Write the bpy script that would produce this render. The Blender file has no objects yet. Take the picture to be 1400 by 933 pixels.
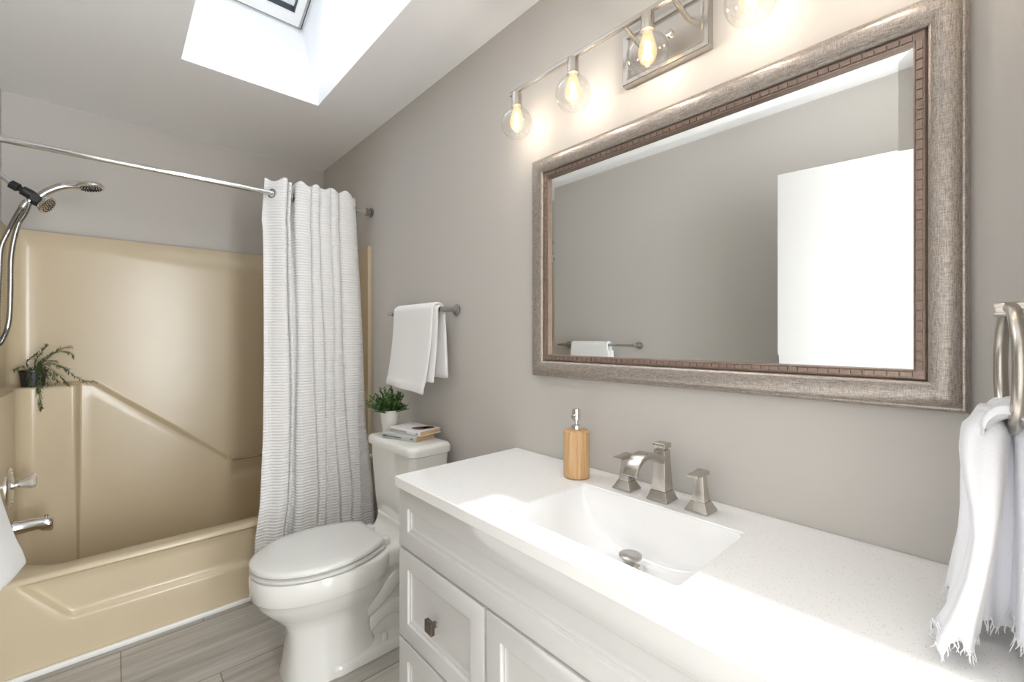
import bpy, bmesh, math, random
from math import sin, cos, pi, radians, sqrt, atan2, exp
from mathutils import Vector, Matrix

# ------------------------------------------------------------------ camera, sky, sun, light, exposure
scene = bpy.context.scene
COL = scene.collection

cam_data = bpy.data.cameras.new('camera')
cam = bpy.data.objects.new('camera', cam_data)
COL.objects.link(cam)
cam.location = (-1.1201, 0.0, 1.2761)
cam.rotation_euler = (pi / 2, 0, -0.7378)
cam_data.sensor_width = 36.0
cam_data.lens = 599.01 / 1400 * 36.0
cam_data.shift_y = -(466.5 - 461.53) / 1400
cam_data.clip_start = 0.02
scene.camera = cam

world = bpy.data.worlds.new('sky')
scene.world = world
world.use_nodes = True
bgn = world.node_tree.nodes['Background']
bgn.inputs[0].default_value = (0.86, 0.93, 1.0, 1)
bgn.inputs[1].default_value = 0.6

def light(name, kind, energy, loc, color=(1, 1, 1), **kw):
    d = bpy.data.lights.new(name, kind)
    d.energy = energy
    d.color = color
    for k, v in kw.items():
        setattr(d, k, v)
    o = bpy.data.objects.new(name, d)
    COL.objects.link(o)
    o.location = loc
    return o

SUN_DIR = Vector((0.012, -0.755, -1.0))
sun = light('sun', 'SUN', 3.8, (-1, 6, 6), (1.0, 0.97, 0.92), angle=radians(0.9))
sun.rotation_euler = SUN_DIR.to_track_quat('-Z', 'Y').to_euler()
# added fill lamp behind the camera, brightening the room through the unseen doorway
rear_fill = light('added_rear_fill', 'AREA', 84.0, (-0.32, -2.1, 1.28), (0.935, 0.972, 1.0), shape='RECTANGLE', size=1.15, size_y=2.2)
rear_fill.rotation_euler = (pi / 2, 0, 0)
# added fill lamp facing up, brightening the ceiling through the same doorway
up_fill = light('added_up_fill', 'AREA', 30.0, (-0.15, -1.0, 0.03), (0.935, 0.972, 1.0), shape='RECTANGLE', size=0.85, size_y=1.4)
up_fill.rotation_euler = (pi, 0, 0)
# daylight at the glass of the roof window
sky_l = light('roof_window_daylight', 'AREA', 4.0, (-0.62, 1.80, 3.30), (0.95, 0.98, 1.0), shape='RECTANGLE', size=0.40, size_y=1.20)
sky_l.data.spread = radians(105)
sky_l.rotation_euler = (radians(-24.2), 0, 0)

scene.view_settings.view_transform = 'Standard'
scene.view_settings.look = 'None'
scene.view_settings.gamma = 1.0
scene.view_settings.use_curve_mapping = False
scene.view_settings.exposure = 0.55
cy = scene.cycles
cy.max_bounces = 14
cy.diffuse_bounces = 8
cy.glossy_bounces = 6
cy.transmission_bounces = 8
cy.transparent_max_bounces = 16
cy.sample_clamp_indirect = 6.0
cy.caustics_reflective = False
cy.caustics_refractive = False
try:
    cy.use_denoising = True
    cy.denoiser = 'OPENIMAGEDENOISE'
except Exception:
    pass

# ------------------------------------------------------------------ materials
def srgb(r, g, b):
    def f(c):
        c /= 255.0
        return c / 12.92 if c <= 0.04045 else ((c + 0.055) / 1.055) ** 2.4
    return (f(r), f(g), f(b), 1.0)

class NT:
    def __init__(self, name):
        self.m = bpy.data.materials.new(name)
        self.m.use_nodes = True
        self.t = self.m.node_tree
        self.b = self.t.nodes['Principled BSDF']
        self.out = self.t.nodes['Material Output']
    def n(self, kind, **kw):
        x = self.t.nodes.new(kind)
        for k, v in kw.items():
            if k in x.inputs:
                x.inputs[k].default_value = v
            else:
                setattr(x, k, v)
        return x
    def l(self, a, b):
        self.t.links.new(a, b)
    def coords(self, scale=(1, 1, 1), kind='Object', loc=(0, 0, 0)):
        tc = self.n('ShaderNodeTexCoord')
        mp = self.n('ShaderNodeMapping')
        mp.inputs['Scale'].default_value = scale
        mp.inputs['Location'].default_value = loc
        self.l(tc.outputs[kind], mp.inputs['Vector'])
        return mp.outputs['Vector']
    def bump(self, h, strength=0.1, dist=0.01):
        b = self.n('ShaderNodeBump', Strength=strength, Distance=dist)
        self.l(h, b.inputs['Height'])
        self.l(b.outputs['Normal'], self.b.inputs['Normal'])
    def ramp(self, fac, stops):
        r = self.n('ShaderNodeValToRGB')
        e = r.color_ramp.elements
        e[0].position, e[0].color = stops[0]
        e[1].position, e[1].color = stops[-1]
        for p, c in stops[1:-1]:
            k = e.new(p)
            k.color = c
        self.l(fac, r.inputs['Fac'])
        return r.outputs['Color']

def mat(name, color, rough=0.5, metal=0.0, noise=None, bump=None, coat=0.0, spec=0.5, var=0.0, sheen=0.0):
    n = NT(name)
    n.b.inputs['Base Color'].default_value = color
    n.b.inputs['Roughness'].default_value = rough
    n.b.inputs['Metallic'].default_value = metal
    n.b.inputs['Specular IOR Level'].default_value = spec
    n.b.inputs['Coat Weight'].default_value = coat
    n.b.inputs['Coat Roughness'].default_value = 0.05
    if sheen:
        n.b.inputs['Sheen Weight'].default_value = sheen
    if noise:
        v = n.coords(noise)
        t = n.n('ShaderNodeTexNoise', Scale=1.0, Detail=4.0)
        n.l(v, t.inputs['Vector'])
        if var:
            lo = tuple(c * (1 - var) for c in color[:3]) + (1,)
            hi = tuple(min(1, c * (1 + var)) for c in color[:3]) + (1,)
            c = n.ramp(t.outputs['Fac'], [(0.3, lo), (0.7, hi)])
            n.l(c, n.b.inputs['Base Color'])
        if bump:
            n.bump(t.outputs['Fac'], bump[0], bump[1])
    return n.m

M = {}
M['wall'] = mat('greige_wall_paint', srgb(198, 194, 189), 0.75, noise=(90, 90, 90), bump=(0.05, 0.002), spec=0.3)
M['ceiling'] = mat('white_ceiling_paint', srgb(248, 249, 251), 0.85, noise=(60, 60, 60), bump=(0.05, 0.002), spec=0.2)
M['trim'] = mat('white_trim_paint', srgb(238, 238, 236), 0.35, noise=(30, 30, 30), bump=(0.03, 0.002))
M['door'] = mat('white_door_paint', srgb(222, 222, 222), 0.4, noise=(8, 8, 8), bump=(0.02, 0.002))
M['cabinet'] = mat('white_cabinet_lacquer', srgb(210, 210, 209), 0.32, noise=(25, 25, 25), bump=(0.015, 0.002))
M['porcelain'] = mat('white_porcelain', srgb(232, 232, 228), 0.08, noise=(6, 6, 6), bump=(0.01, 0.002), coat=0.5)
M['sink'] = mat('white_sink_ceramic', srgb(240, 240, 240), 0.12, noise=(6, 6, 6), bump=(0.01, 0.002), coat=0.3)
M['seat'] = mat('white_seat_plastic', srgb(222, 222, 219), 0.22, noise=(6, 6, 6), bump=(0.01, 0.002))
M['tub'] = mat('cream_gelcoat', srgb(206, 191, 163), 0.24, noise=(7, 7, 5), bump=(0.04, 0.004), coat=0.0, var=0.015)
M['chrome'] = mat('polished_chrome', (0.78, 0.78, 0.78, 1), 0.12, 1.0, noise=(50, 50, 50), bump=(0.02, 0.001))
M['chrome_dark'] = mat('brushed_grey_chrome', (0.42, 0.42, 0.42, 1), 0.25, 1.0, noise=(300, 300, 20), bump=(0.03, 0.001))
M['nickel'] = mat('brushed_nickel', (0.54, 0.505, 0.46, 1), 0.27, 1.0, noise=(30, 400, 400), bump=(0.04, 0.0006))
M['steel'] = mat('satin_steel', (0.48, 0.46, 0.44, 1), 0.3, 1.0, noise=(200, 200, 200), bump=(0.03, 0.0006))
M['bronze'] = mat('dark_knob_metal', (0.20, 0.17, 0.145, 1), 0.3, 1.0, noise=(200, 200, 200), bump=(0.03, 0.0006))
M['black'] = mat('black_plastic', (0.018, 0.018, 0.02, 1), 0.4, noise=(80, 80, 80), bump=(0.05, 0.001))
M['gasket'] = mat('dark_gasket', (0.05, 0.06, 0.07, 1), 0.5, noise=(80, 80, 80), bump=(0.05, 0.001))
M['soil'] = mat('potting_soil', (0.04, 0.028, 0.02, 1), 0.95, noise=(160, 160, 160), bump=(0.8, 0.006), var=0.4)
M['pot'] = mat('white_pot_glaze', srgb(226, 224, 222), 0.45, noise=(40, 40, 40), bump=(0.05, 0.002))
M['leaf'] = mat('green_leaf', (0.075, 0.17, 0.035, 1), 0.45, noise=(60, 60, 60), var=0.45, bump=(0.1, 0.001))
M['needle'] = mat('grey_green_leaf', (0.09, 0.13, 0.06, 1), 0.5, noise=(70, 70, 70), var=0.45, bump=(0.1, 0.001))
M['stem'] = mat('plant_stem', (0.09, 0.10, 0.04, 1), 0.6, noise=(80, 80, 80), var=0.3)
M['paper'] = mat('aged_page_block', srgb(205, 176, 128), 0.9, noise=(20, 20, 900), bump=(0.4, 0.001), var=0.15)
M['cover_white'] = mat('white_book_cover', srgb(228, 228, 232), 0.35, noise=(20, 20, 20), var=0.03)
M['cover_grey'] = mat('pale_grey_book_cover', srgb(188, 190, 188), 0.4, noise=(30, 30, 30), var=0.05)
M['ink'] = mat('dark_print', (0.10, 0.085, 0.075, 1), 0.6, noise=(300, 300, 300), var=0.3)
M['ink_tan'] = mat('tan_print', srgb(188, 160, 135), 0.6, noise=(300, 300, 300), var=0.15)
M['picture'] = mat('brown_cover_picture', (0.17, 0.055, 0.018, 1), 0.35, noise=(55, 30, 30), var=0.75)

def towel_mat(name, color, scale, strength):
    n = NT(name)
    n.b.inputs['Base Color'].default_value = color
    n.b.inputs['Roughness'].default_value = 0.95
    n.b.inputs['Sheen Weight'].default_value = 0.15
    n.b.inputs['Specular IOR Level'].default_value = 0.1
    v = n.coords((scale, scale, scale))
    t = n.n('ShaderNodeTexNoise', Scale=1.0, Detail=6.0, Roughness=0.7)
    n.l(v, t.inputs['Vector'])
    n.bump(t.outputs['Fac'], strength, 0.004)
    return n.m
M['towel'] = towel_mat('white_terry', srgb(246, 246, 246), 260, 0.55)
M['guest'] = towel_mat('white_gauze', srgb(240, 241, 246), 320, 0.4)

def curtain_mat():
    n = NT('white_seersucker')
    n.b.inputs['Base Color'].default_value = srgb(251, 251, 251)
    n.b.inputs['Roughness'].default_value = 0.9
    n.b.inputs['Specular IOR Level'].default_value = 0.1
    v = n.coords((5, 5, 62))
    t = n.n('ShaderNodeTexNoise', Scale=1.0, Detail=2.0, Roughness=0.5)
    n.l(v, t.inputs['Vector'])
    w = n.coords((1.5, 1.5, 1))
    wv = n.n('ShaderNodeTexWave', wave_type='BANDS', bands_direction='Z', Scale=22.0, Distortion=1.6, Detail=2.0)
    wv.inputs['Detail Scale'].default_value = 3.0
    n.l(w, wv.inputs['Vector'])
    mx = n.n('ShaderNodeMath', operation='MULTIPLY')
    n.l(t.outputs['Fac'], mx.inputs[0])
    n.l(wv.outputs['Fac'], mx.inputs[1])
    n.bump(mx.outputs[0], 0.5, 0.011)
    tr = n.n('ShaderNodeBsdfTranslucent')
    tr.inputs[0].default_value = srgb(240, 240, 238)
    mix = n.n('ShaderNodeMixShader')
    mix.inputs[0].default_value = 0.12
    n.l(n.b.outputs[0], mix.inputs[1])
    n.l(tr.outputs[0], mix.inputs[2])
    n.l(mix.outputs[0], n.out.inputs[0])
    return n.m
M['curtain'] = curtain_mat()

def quartz_mat():
    n = NT('white_speckled_quartz')
    n.b.inputs['Roughness'].default_value = 0.16
    v = n.coords((520, 520, 520))
    t = n.n('ShaderNodeTexVoronoi', Scale=1.0)
    n.l(v, t.inputs['Vector'])
    sx = n.n('ShaderNodeSeparateColor')
    n.l(t.outputs['Color'], sx.inputs[0])
    lt = n.n('ShaderNodeMath', operation='LESS_THAN')
    lt.inputs[1].default_value = 0.055
    n.l(sx.outputs[0], lt.inputs[0])
    ds = n.n('ShaderNodeMath', operation='LESS_THAN')
    ds.inputs[1].default_value = 0.42
    n.l(t.outputs['Distance'], ds.inputs[0])
    an = n.n('ShaderNodeMath', operation='MULTIPLY')
    n.l(lt.outputs[0], an.inputs[0])
    n.l(ds.outputs[0], an.inputs[1])
    a = n.ramp(an.outputs[0], [(0.0, srgb(239, 239, 238)), (1.0, srgb(198, 194, 189))])
    n.l(a, n.b.inputs['Base Color'])
    return n.m
M['quartz'] = quartz_mat()

def wood_mat():
    n = NT('bamboo_wood')
    n.b.inputs['Roughness'].default_value = 0.45
    v = n.coords((110, 110, 6))
    t = n.n('ShaderNodeTexNoise', Scale=1.0, Detail=5.0, Roughness=0.6)
    n.l(v, t.inputs['Vector'])
    c = n.ramp(t.outputs['Fac'], [(0.3, srgb(176, 134, 88)), (0.5, srgb(204, 166, 120)), (0.72, srgb(218, 186, 144))])
    n.l(c, n.b.inputs['Base Color'])
    n.bump(t.outputs['Fac'], 0.1, 0.001)
    return n.m
M['wood'] = wood_mat()

def floor_mat():
    n = NT('grey_wood_look_tile')
    n.b.inputs['Roughness'].default_value = 0.45
    v = n.coords((1, 1, 1), loc=(0.82, -1.98, 0))
    br = n.n('ShaderNodeTexBrick', offset=0.345, offset_frequency=2)
    br.inputs['Scale'].default_value = 1.0
    br.inputs['Mortar Size'].default_value = 0.0022
    br.inputs['Mortar Smooth'].default_value = 0.2
    br.inputs['Brick Width'].default_value = 0.81
    br.inputs['Row Height'].default_value = 0.405
    br.inputs['Bias'].default_value = 0.0
    br.inputs['Color1'].default_value = (0.85, 0.85, 0.85, 1)
    br.inputs['Color2'].default_value = (1.1, 1.1, 1.1, 1)
    br.inputs['Mortar'].default_value = (0.45, 0.43, 0.41, 1)
    n.l(v, br.inputs['Vector'])
    g = n.coords((1.6, 26, 1))
    t = n.n('ShaderNodeTexNoise', Scale=1.0, Detail=8.0, Roughness=0.65)
    t.inputs['Distortion'].default_value = 0.5
    n.l(g, t.inputs['Vector'])
    c = n.ramp(t.outputs['Fac'], [(0.28, srgb(150, 144, 136)), (0.45, srgb(176, 171, 163)), (0.6, srgb(192, 188, 181)), (0.78, srgb(206, 203, 197))])
    mx = n.n('ShaderNodeMix', data_type='RGBA', blend_type='MULTIPLY')
    mx.inputs['Factor'].default_value = 1.0
    n.l(c, mx.inputs['A'])
    n.l(br.outputs['Color'], mx.inputs['B'])
    n.l(mx.outputs['Result'], n.b.inputs['Base Color'])
    n.bump(t.outputs['Fac'], 0.06, 0.002)
    return n.m
M['floor'] = floor_mat()

def frame_mat(name, c0, c1, c2):
    n = NT(name)
    n.b.inputs['Roughness'].default_value = 0.36
    n.b.inputs['Metallic'].default_value = 0.55
    v1 = n.coords((600, 60, 800))
    t1 = n.n('ShaderNodeTexNoise', Scale=1.0, Detail=4.0, Roughness=0.7)
    n.l(v1, t1.inputs['Vector'])
    v2 = n.coords((600, 800, 60))
    t2 = n.n('ShaderNodeTexNoise', Scale=1.0, Detail=4.0, Roughness=0.7)
    n.l(v2, t2.inputs['Vector'])
    a = n.n('ShaderNodeMath', operation='ADD')
    n.l(t1.outputs['Fac'], a.inputs[0])
    n.l(t2.outputs['Fac'], a.inputs[1])
    h = n.n('ShaderNodeMath', operation='MULTIPLY')
    h.inputs[1].default_value = 0.5
    n.l(a.outputs[0], h.inputs[0])
    c = n.ramp(h.outputs[0], [(0.36, c0), (0.5, c1), (0.64, c2)])
    n.l(c, n.b.inputs['Base Color'])
    n.bump(h.outputs[0], 0.12, 0.001)
    return n.m
M['frame'] = frame_mat('brushed_silver_frame', srgb(112, 103, 96), srgb(168, 158, 150), srgb(206, 198, 190))
M['frame_lip'] = frame_mat('brown_frame_trim', srgb(122, 104, 94), srgb(150, 131, 120), srgb(170, 151, 140))

def mirror_mat():
    n = NT('mirror_glass')
    n.b.inputs['Base Color'].default_value = (0.90, 0.915, 0.905, 1)
    n.b.inputs['Metallic'].default_value = 1.0
    n.b.inputs['Roughness'].default_value = 0.0
    return n.m
M['mirror'] = mirror_mat()

def thin_glass(name, tint=(1, 1, 1, 1), lo=0.03, hi=0.55, ior=1.25):
    n = NT(name)
    n.t.nodes.remove(n.b)
    lw = n.n('ShaderNodeLayerWeight', Blend=0.35)
    tr = n.n('ShaderNodeBsdfTransparent')
    tr.inputs[0].default_value = tint
    gl = n.n('ShaderNodeBsdfGlossy')
    gl.inputs['Roughness'].default_value = 0.03
    mr = n.n('ShaderNodeMapRange')
    mr.inputs['To Min'].default_value = lo
    mr.inputs['To Max'].default_value = hi
    n.l(lw.outputs['Facing'], mr.inputs['Value'])
    mx = n.n('ShaderNodeMixShader')
    n.l(mr.outputs[0], mx.inputs[0])
    n.l(tr.outputs[0], mx.inputs[1])
    n.l(gl.outputs[0], mx.inputs[2])
    n.l(mx.outputs[0], n.out.inputs[0])
    return n.m
M['glass'] = thin_glass('clear_globe_glass', (0.97, 0.97, 0.97, 1), 0.03, 0.42)
M['pane'] = thin_glass('window_pane', (0.98, 0.99, 1, 1), 0.02, 0.2)
M['bulb'] = None
def bulb_mat():
    n = NT('glowing_bulb_glass')
    n.t.nodes.remove(n.b)
    lw = n.n('ShaderNodeLayerWeight', Blend=0.4)
    tr = n.n('ShaderNodeBsdfTransparent')
    em = n.n('ShaderNodeEmission')
    em.inputs[0].default_value = (1.0, 0.62, 0.30, 1)
    em.inputs[1].default_value = 1.5
    mr = n.n('ShaderNodeMapRange')
    mr.inputs['To Min'].default_value = 0.45
    mr.inputs['To Max'].default_value = 0.12
    n.l(lw.outputs['Facing'], mr.inputs['Value'])
    mx = n.n('ShaderNodeMixShader')
    n.l(mr.outputs[0], mx.inputs[0])
    n.l(tr.outputs[0], mx.inputs[1])
    n.l(em.outputs[0], mx.inputs[2])
    n.l(mx.outputs[0], n.out.inputs[0])
    return n.m
M['bulb'] = bulb_mat()
def emit(name, color, s):
    n = NT(name)
    n.b.inputs['Base Color'].default_value = color
    n.b.inputs['Emission Color'].default_value = color
    n.b.inputs['Emission Strength'].default_value = s
    return n.m
M['filament'] = emit('glowing_filament', (1.0, 0.78, 0.45, 1), 22.0)
M['acrylic'] = mat('clear_acrylic_knob', (0.62, 0.57, 0.5, 1), 0.1, noise=(90, 90, 90), bump=(0.3, 0.004), coat=0.6, spec=0.8)

# ------------------------------------------------------------------ mesh helpers
def org(p):
    v = Vector((0, 0, 0))
    while p is not None:
        v += p.location
        p = p.parent
    return v

class MB:
    def __init__(s):
        s.v = []
        s.f = []
    def add(s, vs, fs):
        k = len(s.v)
        s.v += [tuple(v) for v in vs]
        s.f += [tuple(i + k for i in f) for f in fs]
        return s
    def box(s, x0, x1, y0, y1, z0, z1):
        vs = [(x, y, z) for z in (z0, z1) for y in (y0, y1) for x in (x0, x1)]
        return s.add(vs, [(0, 2, 3, 1), (4, 5, 7, 6), (0, 1, 5, 4), (2, 6, 7, 3), (0, 4, 6, 2), (1, 3, 7, 5)])
    def loft(s, rings, cap0=True, cap1=True, closed=True):
        n = len(rings[0])
        k = len(s.v)
        for r in rings:
            s.v += [tuple(p) for p in r]
        m = n if closed else n - 1
        for a in range(len(rings) - 1):
            for i in range(m):
                j = (i + 1) % n
                s.f.append((k + a * n + i, k + a * n + j, k + (a + 1) * n + j, k + (a + 1) * n + i))
        if cap0:
            s.f.append(tuple(k + i for i in reversed(range(n))))
        if cap1:
            s.f.append(tuple(k + (len(rings) - 1) * n + i for i in range(n)))
        return s
    def lathe(s, prof, c=(0, 0, 0), axis=(0, 0, 1), n=32, cap0=True, cap1=True):
        q = Vector((0, 0, 1)).rotation_difference(Vector(axis).normalized())
        c = Vector(c)
        rings = []
        for r, h in prof:
            rings.append([c + q @ Vector((r * cos(2 * pi * i / n), r * sin(2 * pi * i / n), h)) for i in range(n)])
        return s.loft(rings, cap0, cap1)
    def tube(s, pts, r, n=12, caps=True, closed=False, ribs=None):
        pts = [Vector(p) for p in pts]
        rr = r if isinstance(r, (list, tuple)) else [r] * len(pts)
        N = len(pts)
        t0 = None
        rings = []
        up = None
        for i, p in enumerate(pts):
            a = pts[(i - 1) % N] if (closed or i > 0) else pts[i]
            b = pts[(i + 1) % N] if (closed or i < N - 1) else pts[i]
            t = (b - a).normalized()
            if up is None:
                up = t.orthogonal().normalized()
            else:
                up = (t0.rotation_difference(t) @ up).normalized()
            up = (up - t * up.dot(t)).normalized()
            w = t.cross(up)
            rings.append([p + (up * cos(2 * pi * j / n) + w * sin(2 * pi * j / n)) * rr[i] for j in range(n)])
            t0 = t
        if closed:
            rings.append(rings[0])
            return s.loft(rings, False, False)
        return s.loft(rings, caps, caps)
    def grid(s, fn, us, vs, close_u=False):
        k = len(s.v)
        nu, nv = len(us), len(vs)
        for u in us:
            for v in vs:
                s.v.append(tuple(fn(u, v)))
        for i in range(nu if close_u else nu - 1):
            for j in range(nv - 1):
                i2 = (i + 1) % nu
                s.f.append((k + i * nv + j, k + i2 * nv + j, k + i2 * nv + j + 1, k + i * nv + j + 1))
        return s
    def rect_profile(s, prof, y0, y1, z0, z1, xw, sgn=-1, cap=True):
        """prof: (inset, height off plane x=xw) swept round a rectangle with mitred corners"""
        rings = []
        for d, h in prof:
            x = xw + sgn * h
            rings.append([(x, y0 + d, z0 + d), (x, y1 - d, z0 + d), (x, y1 - d, z1 - d), (x, y0 + d, z1 - d)])
        return s.loft(rings, False, cap)
    def build(s, name, material, parent=None, smooth=38, bevel=0, seg=2, loc=None, sub=0, solid=0, weld=True):
        me = bpy.data.meshes.new(name)
        o = bpy.data.objects.new(name, me)
        COL.objects.link(o)
        base = org(parent) if parent is not None else Vector((0, 0, 0))
        if loc is not None and parent is None:
            o.location = loc
            base = Vector(loc)
        if parent is not None:
            o.parent = parent
        bm = bmesh.new()
        vs = [bm.verts.new(Vector(v) - base) for v in s.v]
        for f in s.f:
            try:
                bm.faces.new([vs[i] for i in f])
            except ValueError:
                pass
        if weld:
            bmesh.ops.remove_doubles(bm, verts=bm.verts, dist=1e-5)
        bmesh.ops.dissolve_degenerate(bm, edges=bm.edges, dist=1e-6)
        bmesh.ops.recalc_face_normals(bm, faces=bm.faces)
        if bevel:
            es = [e for e in bm.edges if len(e.link_faces) == 2 and e.calc_face_angle(0) > radians(28)]
            bmesh.ops.bevel(bm, geom=es, offset=bevel, segments=seg, affect='EDGES', profile=0.5, clamp_overlap=True)
        bm.to_mesh(me)
        bm.free()
        me.materials.append(M[material] if isinstance(material, str) else material)
        if smooth:
            me.shade_smooth()
            me.set_sharp_from_angle(angle=radians(smooth))
        if solid:
            m = o.modifiers.new('thickness', 'SOLIDIFY')
            m.thickness = solid
            m.offset = 0
        if sub:
            m = o.modifiers.new('smooth', 'SUBSURF')
            m.levels = m.render_levels = sub
        return o

def lin(a, b, n):
    return [a + (b - a) * i / (n - 1) for i in range(n)]
def sstep(a, b, x):
    t = max(0.0, min(1.0, (x - a) / (b - a)))
    return t * t * (3 - 2 * t)
def interp(pts, x):
    if x <= pts[0][0]:
        return pts[0][1]
    for (a, b), (c, d) in zip(pts, pts[1:]):
        if x <= c:
            return b + (d - b) * (x - a) / (c - a)
    return pts[-1][1]
def smooth_path(pts, n=8):
    pts = [Vector(p) for p in pts]
    out = []
    for i in range(len(pts) - 1):
        p0 = pts[max(i - 1, 0)]
        p1, p2 = pts[i], pts[i + 1]
        p3 = pts[min(i + 2, len(pts) - 1)]
        for k in range(n):
            t = k / n
            out.append(0.5 * ((2 * p1) + (p2 - p0) * t + (2 * p0 - 5 * p1 + 4 * p2 - p3) * t * t + (3 * p1 - p0 - 3 * p2 + p3) * t ** 3))
    out.append(pts[-1])
    return out
def rrect(cx, cy, hx, hy, r, z, n=6):
    out = []
    for sx, sy, a0 in ((1, 1, 0), (-1, 1, pi / 2), (-1, -1, pi), (1, -1, 3 * pi / 2)):
        for i in range(n + 1):
            a = a0 + (pi / 2) * i / n
            out.append((cx + sx * (hx - r) + r * cos(a), cy + sy * (hy - r) + r * sin(a), z))
    return out

def tag(o, label, cat, group=None):
    o['label'] = label
    o['category'] = cat
    if group:
        o['group'] = group
    return o
def thing(name, loc, label, cat, group=None):
    o = bpy.data.objects.new(name, None)
    COL.objects.link(o)
    o.location = loc
    o.empty_display_size = 0.05
    return tag(o, label, cat, group)
def structure(o, label=None):
    o['kind'] = 'structure'
    if label:
        o['label'] = label
    return o
def structure_empty(name, loc, label=None):
    o = bpy.data.objects.new(name, None)
    COL.objects.link(o)
    o.location = loc
    return structure(o, label)

# ------------------------------------------------------------------ room
W = 1.524          # left wall x = -W
YB = 3.2476        # back wall
YF = -0.06         # front wall (door side)
H = 2.475
T = 0.12
structure(MB().box(-W - T, 0.40, YF - 2.3, YB + T, -0.10, 0.0).build('floor', 'floor', smooth=0))
structure(MB().box(0, T, YF - T, YB + T, 0, H + 1.1).build('wall_right', 'wall', smooth=0))
structure(MB().box(-W - T, -W, YF - T, YB + T, 0, H).build('wall_left', 'wall', smooth=0))
structure(MB().box(-W, 0, YB, YB + T, 0, H).build('wall_back', 'wall', smooth=0))
DX0, DX1, DZ = -1.335, -0.44, 2.36  # unseen doorway, widened and raised to admit more of the added fill
mb = MB()
mb.box(-W, DX0, YF - T, YF, 0, H)
mb.box(DX1, 0, YF - T, YF, 0, H)
mb.box(DX0, DX1, YF - T, YF, DZ, H)
structure(mb.build('wall_front', 'wall', smooth=0))

# added unseen box round the fill lamps, keeping sky light from the doorway
mb = MB()
mb.box(-1.50, -1.40, YF - 2.2, YF - T, 0, H)
mb.box(0.30, 0.40, YF - 2.2, YF - T, 0, H)
mb.box(-1.50, 0.40, YF - 2.3, YF - 2.2, 0, H)
structure(mb.build('wall_fill_box', 'wall', smooth=0))
structure(MB().box(-1.50, 0.40, YF - 2.3, YF - T, H, H + .1).build('ceiling_fill_box', 'ceiling', smooth=0))

# ceiling with the flared well of the roof window
SX0, SX1, SY0, SY1 = -0.905, -0.338, 1.00, 2.352     # opening in the ceiling
GX0, GX1, GY0, GY1 = -0.896, -0.344, 1.02, 2.605     # roof window outline
PITCH = 0.45
def zr(y, off=0.0):
    return 3.00 + PITCH * (2.605 - y) + off
mb = MB()
t2 = 0.10
for (a, b, c, d) in ((-W - T, SX0, YF - T, YB + T), (SX1, T, YF - T, YB + T), (SX0, SX1, YF - T, SY0), (SX0, SX1, SY1, YB + T)):
    mb.box(a, b, c, d, H, H + t2)
lo = [(SX0, SY0, H), (SX1, SY0, H), (SX1, SY1, H), (SX0, SY1, H)]
hi = [(GX0 - .02, GY0 - .02, zr(GY0 - .02)), (GX1 + .005, GY0 - .02, zr(GY0 - .02)), (GX1 + .005, GY1 + .004, zr(GY1 + .004)), (GX0 - .02, GY1 + .004, zr(GY1 + .004))]
lo2 = [(SX0 - .05, SY0 - .05, H + .02), (SX1 + .05, SY0 - .05, H + .02), (SX1 + .05, SY1 + .05, H + .02), (SX0 - .05, SY1 + .05, H + .02)]
hi2 = [(x + (-.05 if i in (0, 3) else .05), y + (-.05 if i < 2 else .05), z) for i, (x, y, z) in enumerate(hi)]
k = len(mb.v)
mb.v += lo + hi + hi2 + lo2
for i in range(4):
    j = (i + 1) % 4
    mb.f.append((k + i, k + j, k + 4 + j, k + 4 + i))
    mb.f.append((k + 4 + i, k + 4 + j, k + 8 + j, k + 8 + i))
    mb.f.append((k + 8 + i, k + 8 + j, k + 12 + j, k + 12 + i))
structure(mb.build('ceiling', 'ceiling', smooth=0))

# roof window: outer frame, gasket, sash, pane
win = structure_empty('window_1', (-0.62, 1.70, zr(1.70)), 'roof window set in the white light well')
def slope_ring(o, x0, x1, y0, y1, w, wy, z0, z1):
    """rectangular frame lying in the roof plane"""
    rings = []
    for (dx, dz) in ((0, z0), (0, z1), (1, z1), (1, z0), (0, z0)):
        ax, ay = dx * w, dx * wy
        rings.append([(x0 + ax, y0 + ay, zr(y0 + ay, dz)), (x1 - ax, y0 + ay, zr(y0 + ay, dz)), (x1 - ax, y1 - ay, zr(y1 - ay, dz)), (x0 + ax, y1 - ay, zr(y1 - ay, dz))])
    return o.loft(rings, False, False)
slope_ring(MB(), GX0 - .06, GX1 + .06, GY0 - .06, GY1 + .06, .0585, .0585, -0.002, 0.10).build('window_frame', 'trim', win, smooth=0)
slope_ring(MB(), GX0, GX1, GY0, GY1, .005, .004, -0.002, 0.05).build('gasket', 'gasket', win, smooth=0)
slope_ring(MB(), GX0 + .005, GX1 - .005, GY0 + .005, GY1 - .005, .014, .010, -0.006, 0.05).build('sash_rail', 'steel', win, smooth=0)
slope_ring(MB(), GX0 + .019, GX1 - .019, GY0 + .015, GY1 - .015, .036, .050, -0.014, 0.05).build('sash', 'trim', win, smooth=0)
slope_ring(MB(), GX0 + .055, GX1 - .055, GY0 + .065, GY1 - .065, .004, .004, 0.0, 0.03).build('glazing_bead', 'gasket', win, smooth=0)
mb = MB()
x0, x1, y0, y1 = GX0 + .056, GX1 - .056, GY0 + .066, GY1 - .066
mb.add([(x0, y0, zr(y0, .02)), (x1, y0, zr(y0, .02)), (x1, y1, zr(y1, .02)), (x0, y1, zr(y1, .02))], [(0, 1, 2, 3)])
mb.build('pane', 'pane', win, smooth=0)
MB().box(GX1 - .020, GX1 - .006, GY1 - .022, GY1 - .004, zr(GY1, -.008), zr(GY1, .02)).build('hinge_cover', 'steel', win, bevel=.002)

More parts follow.
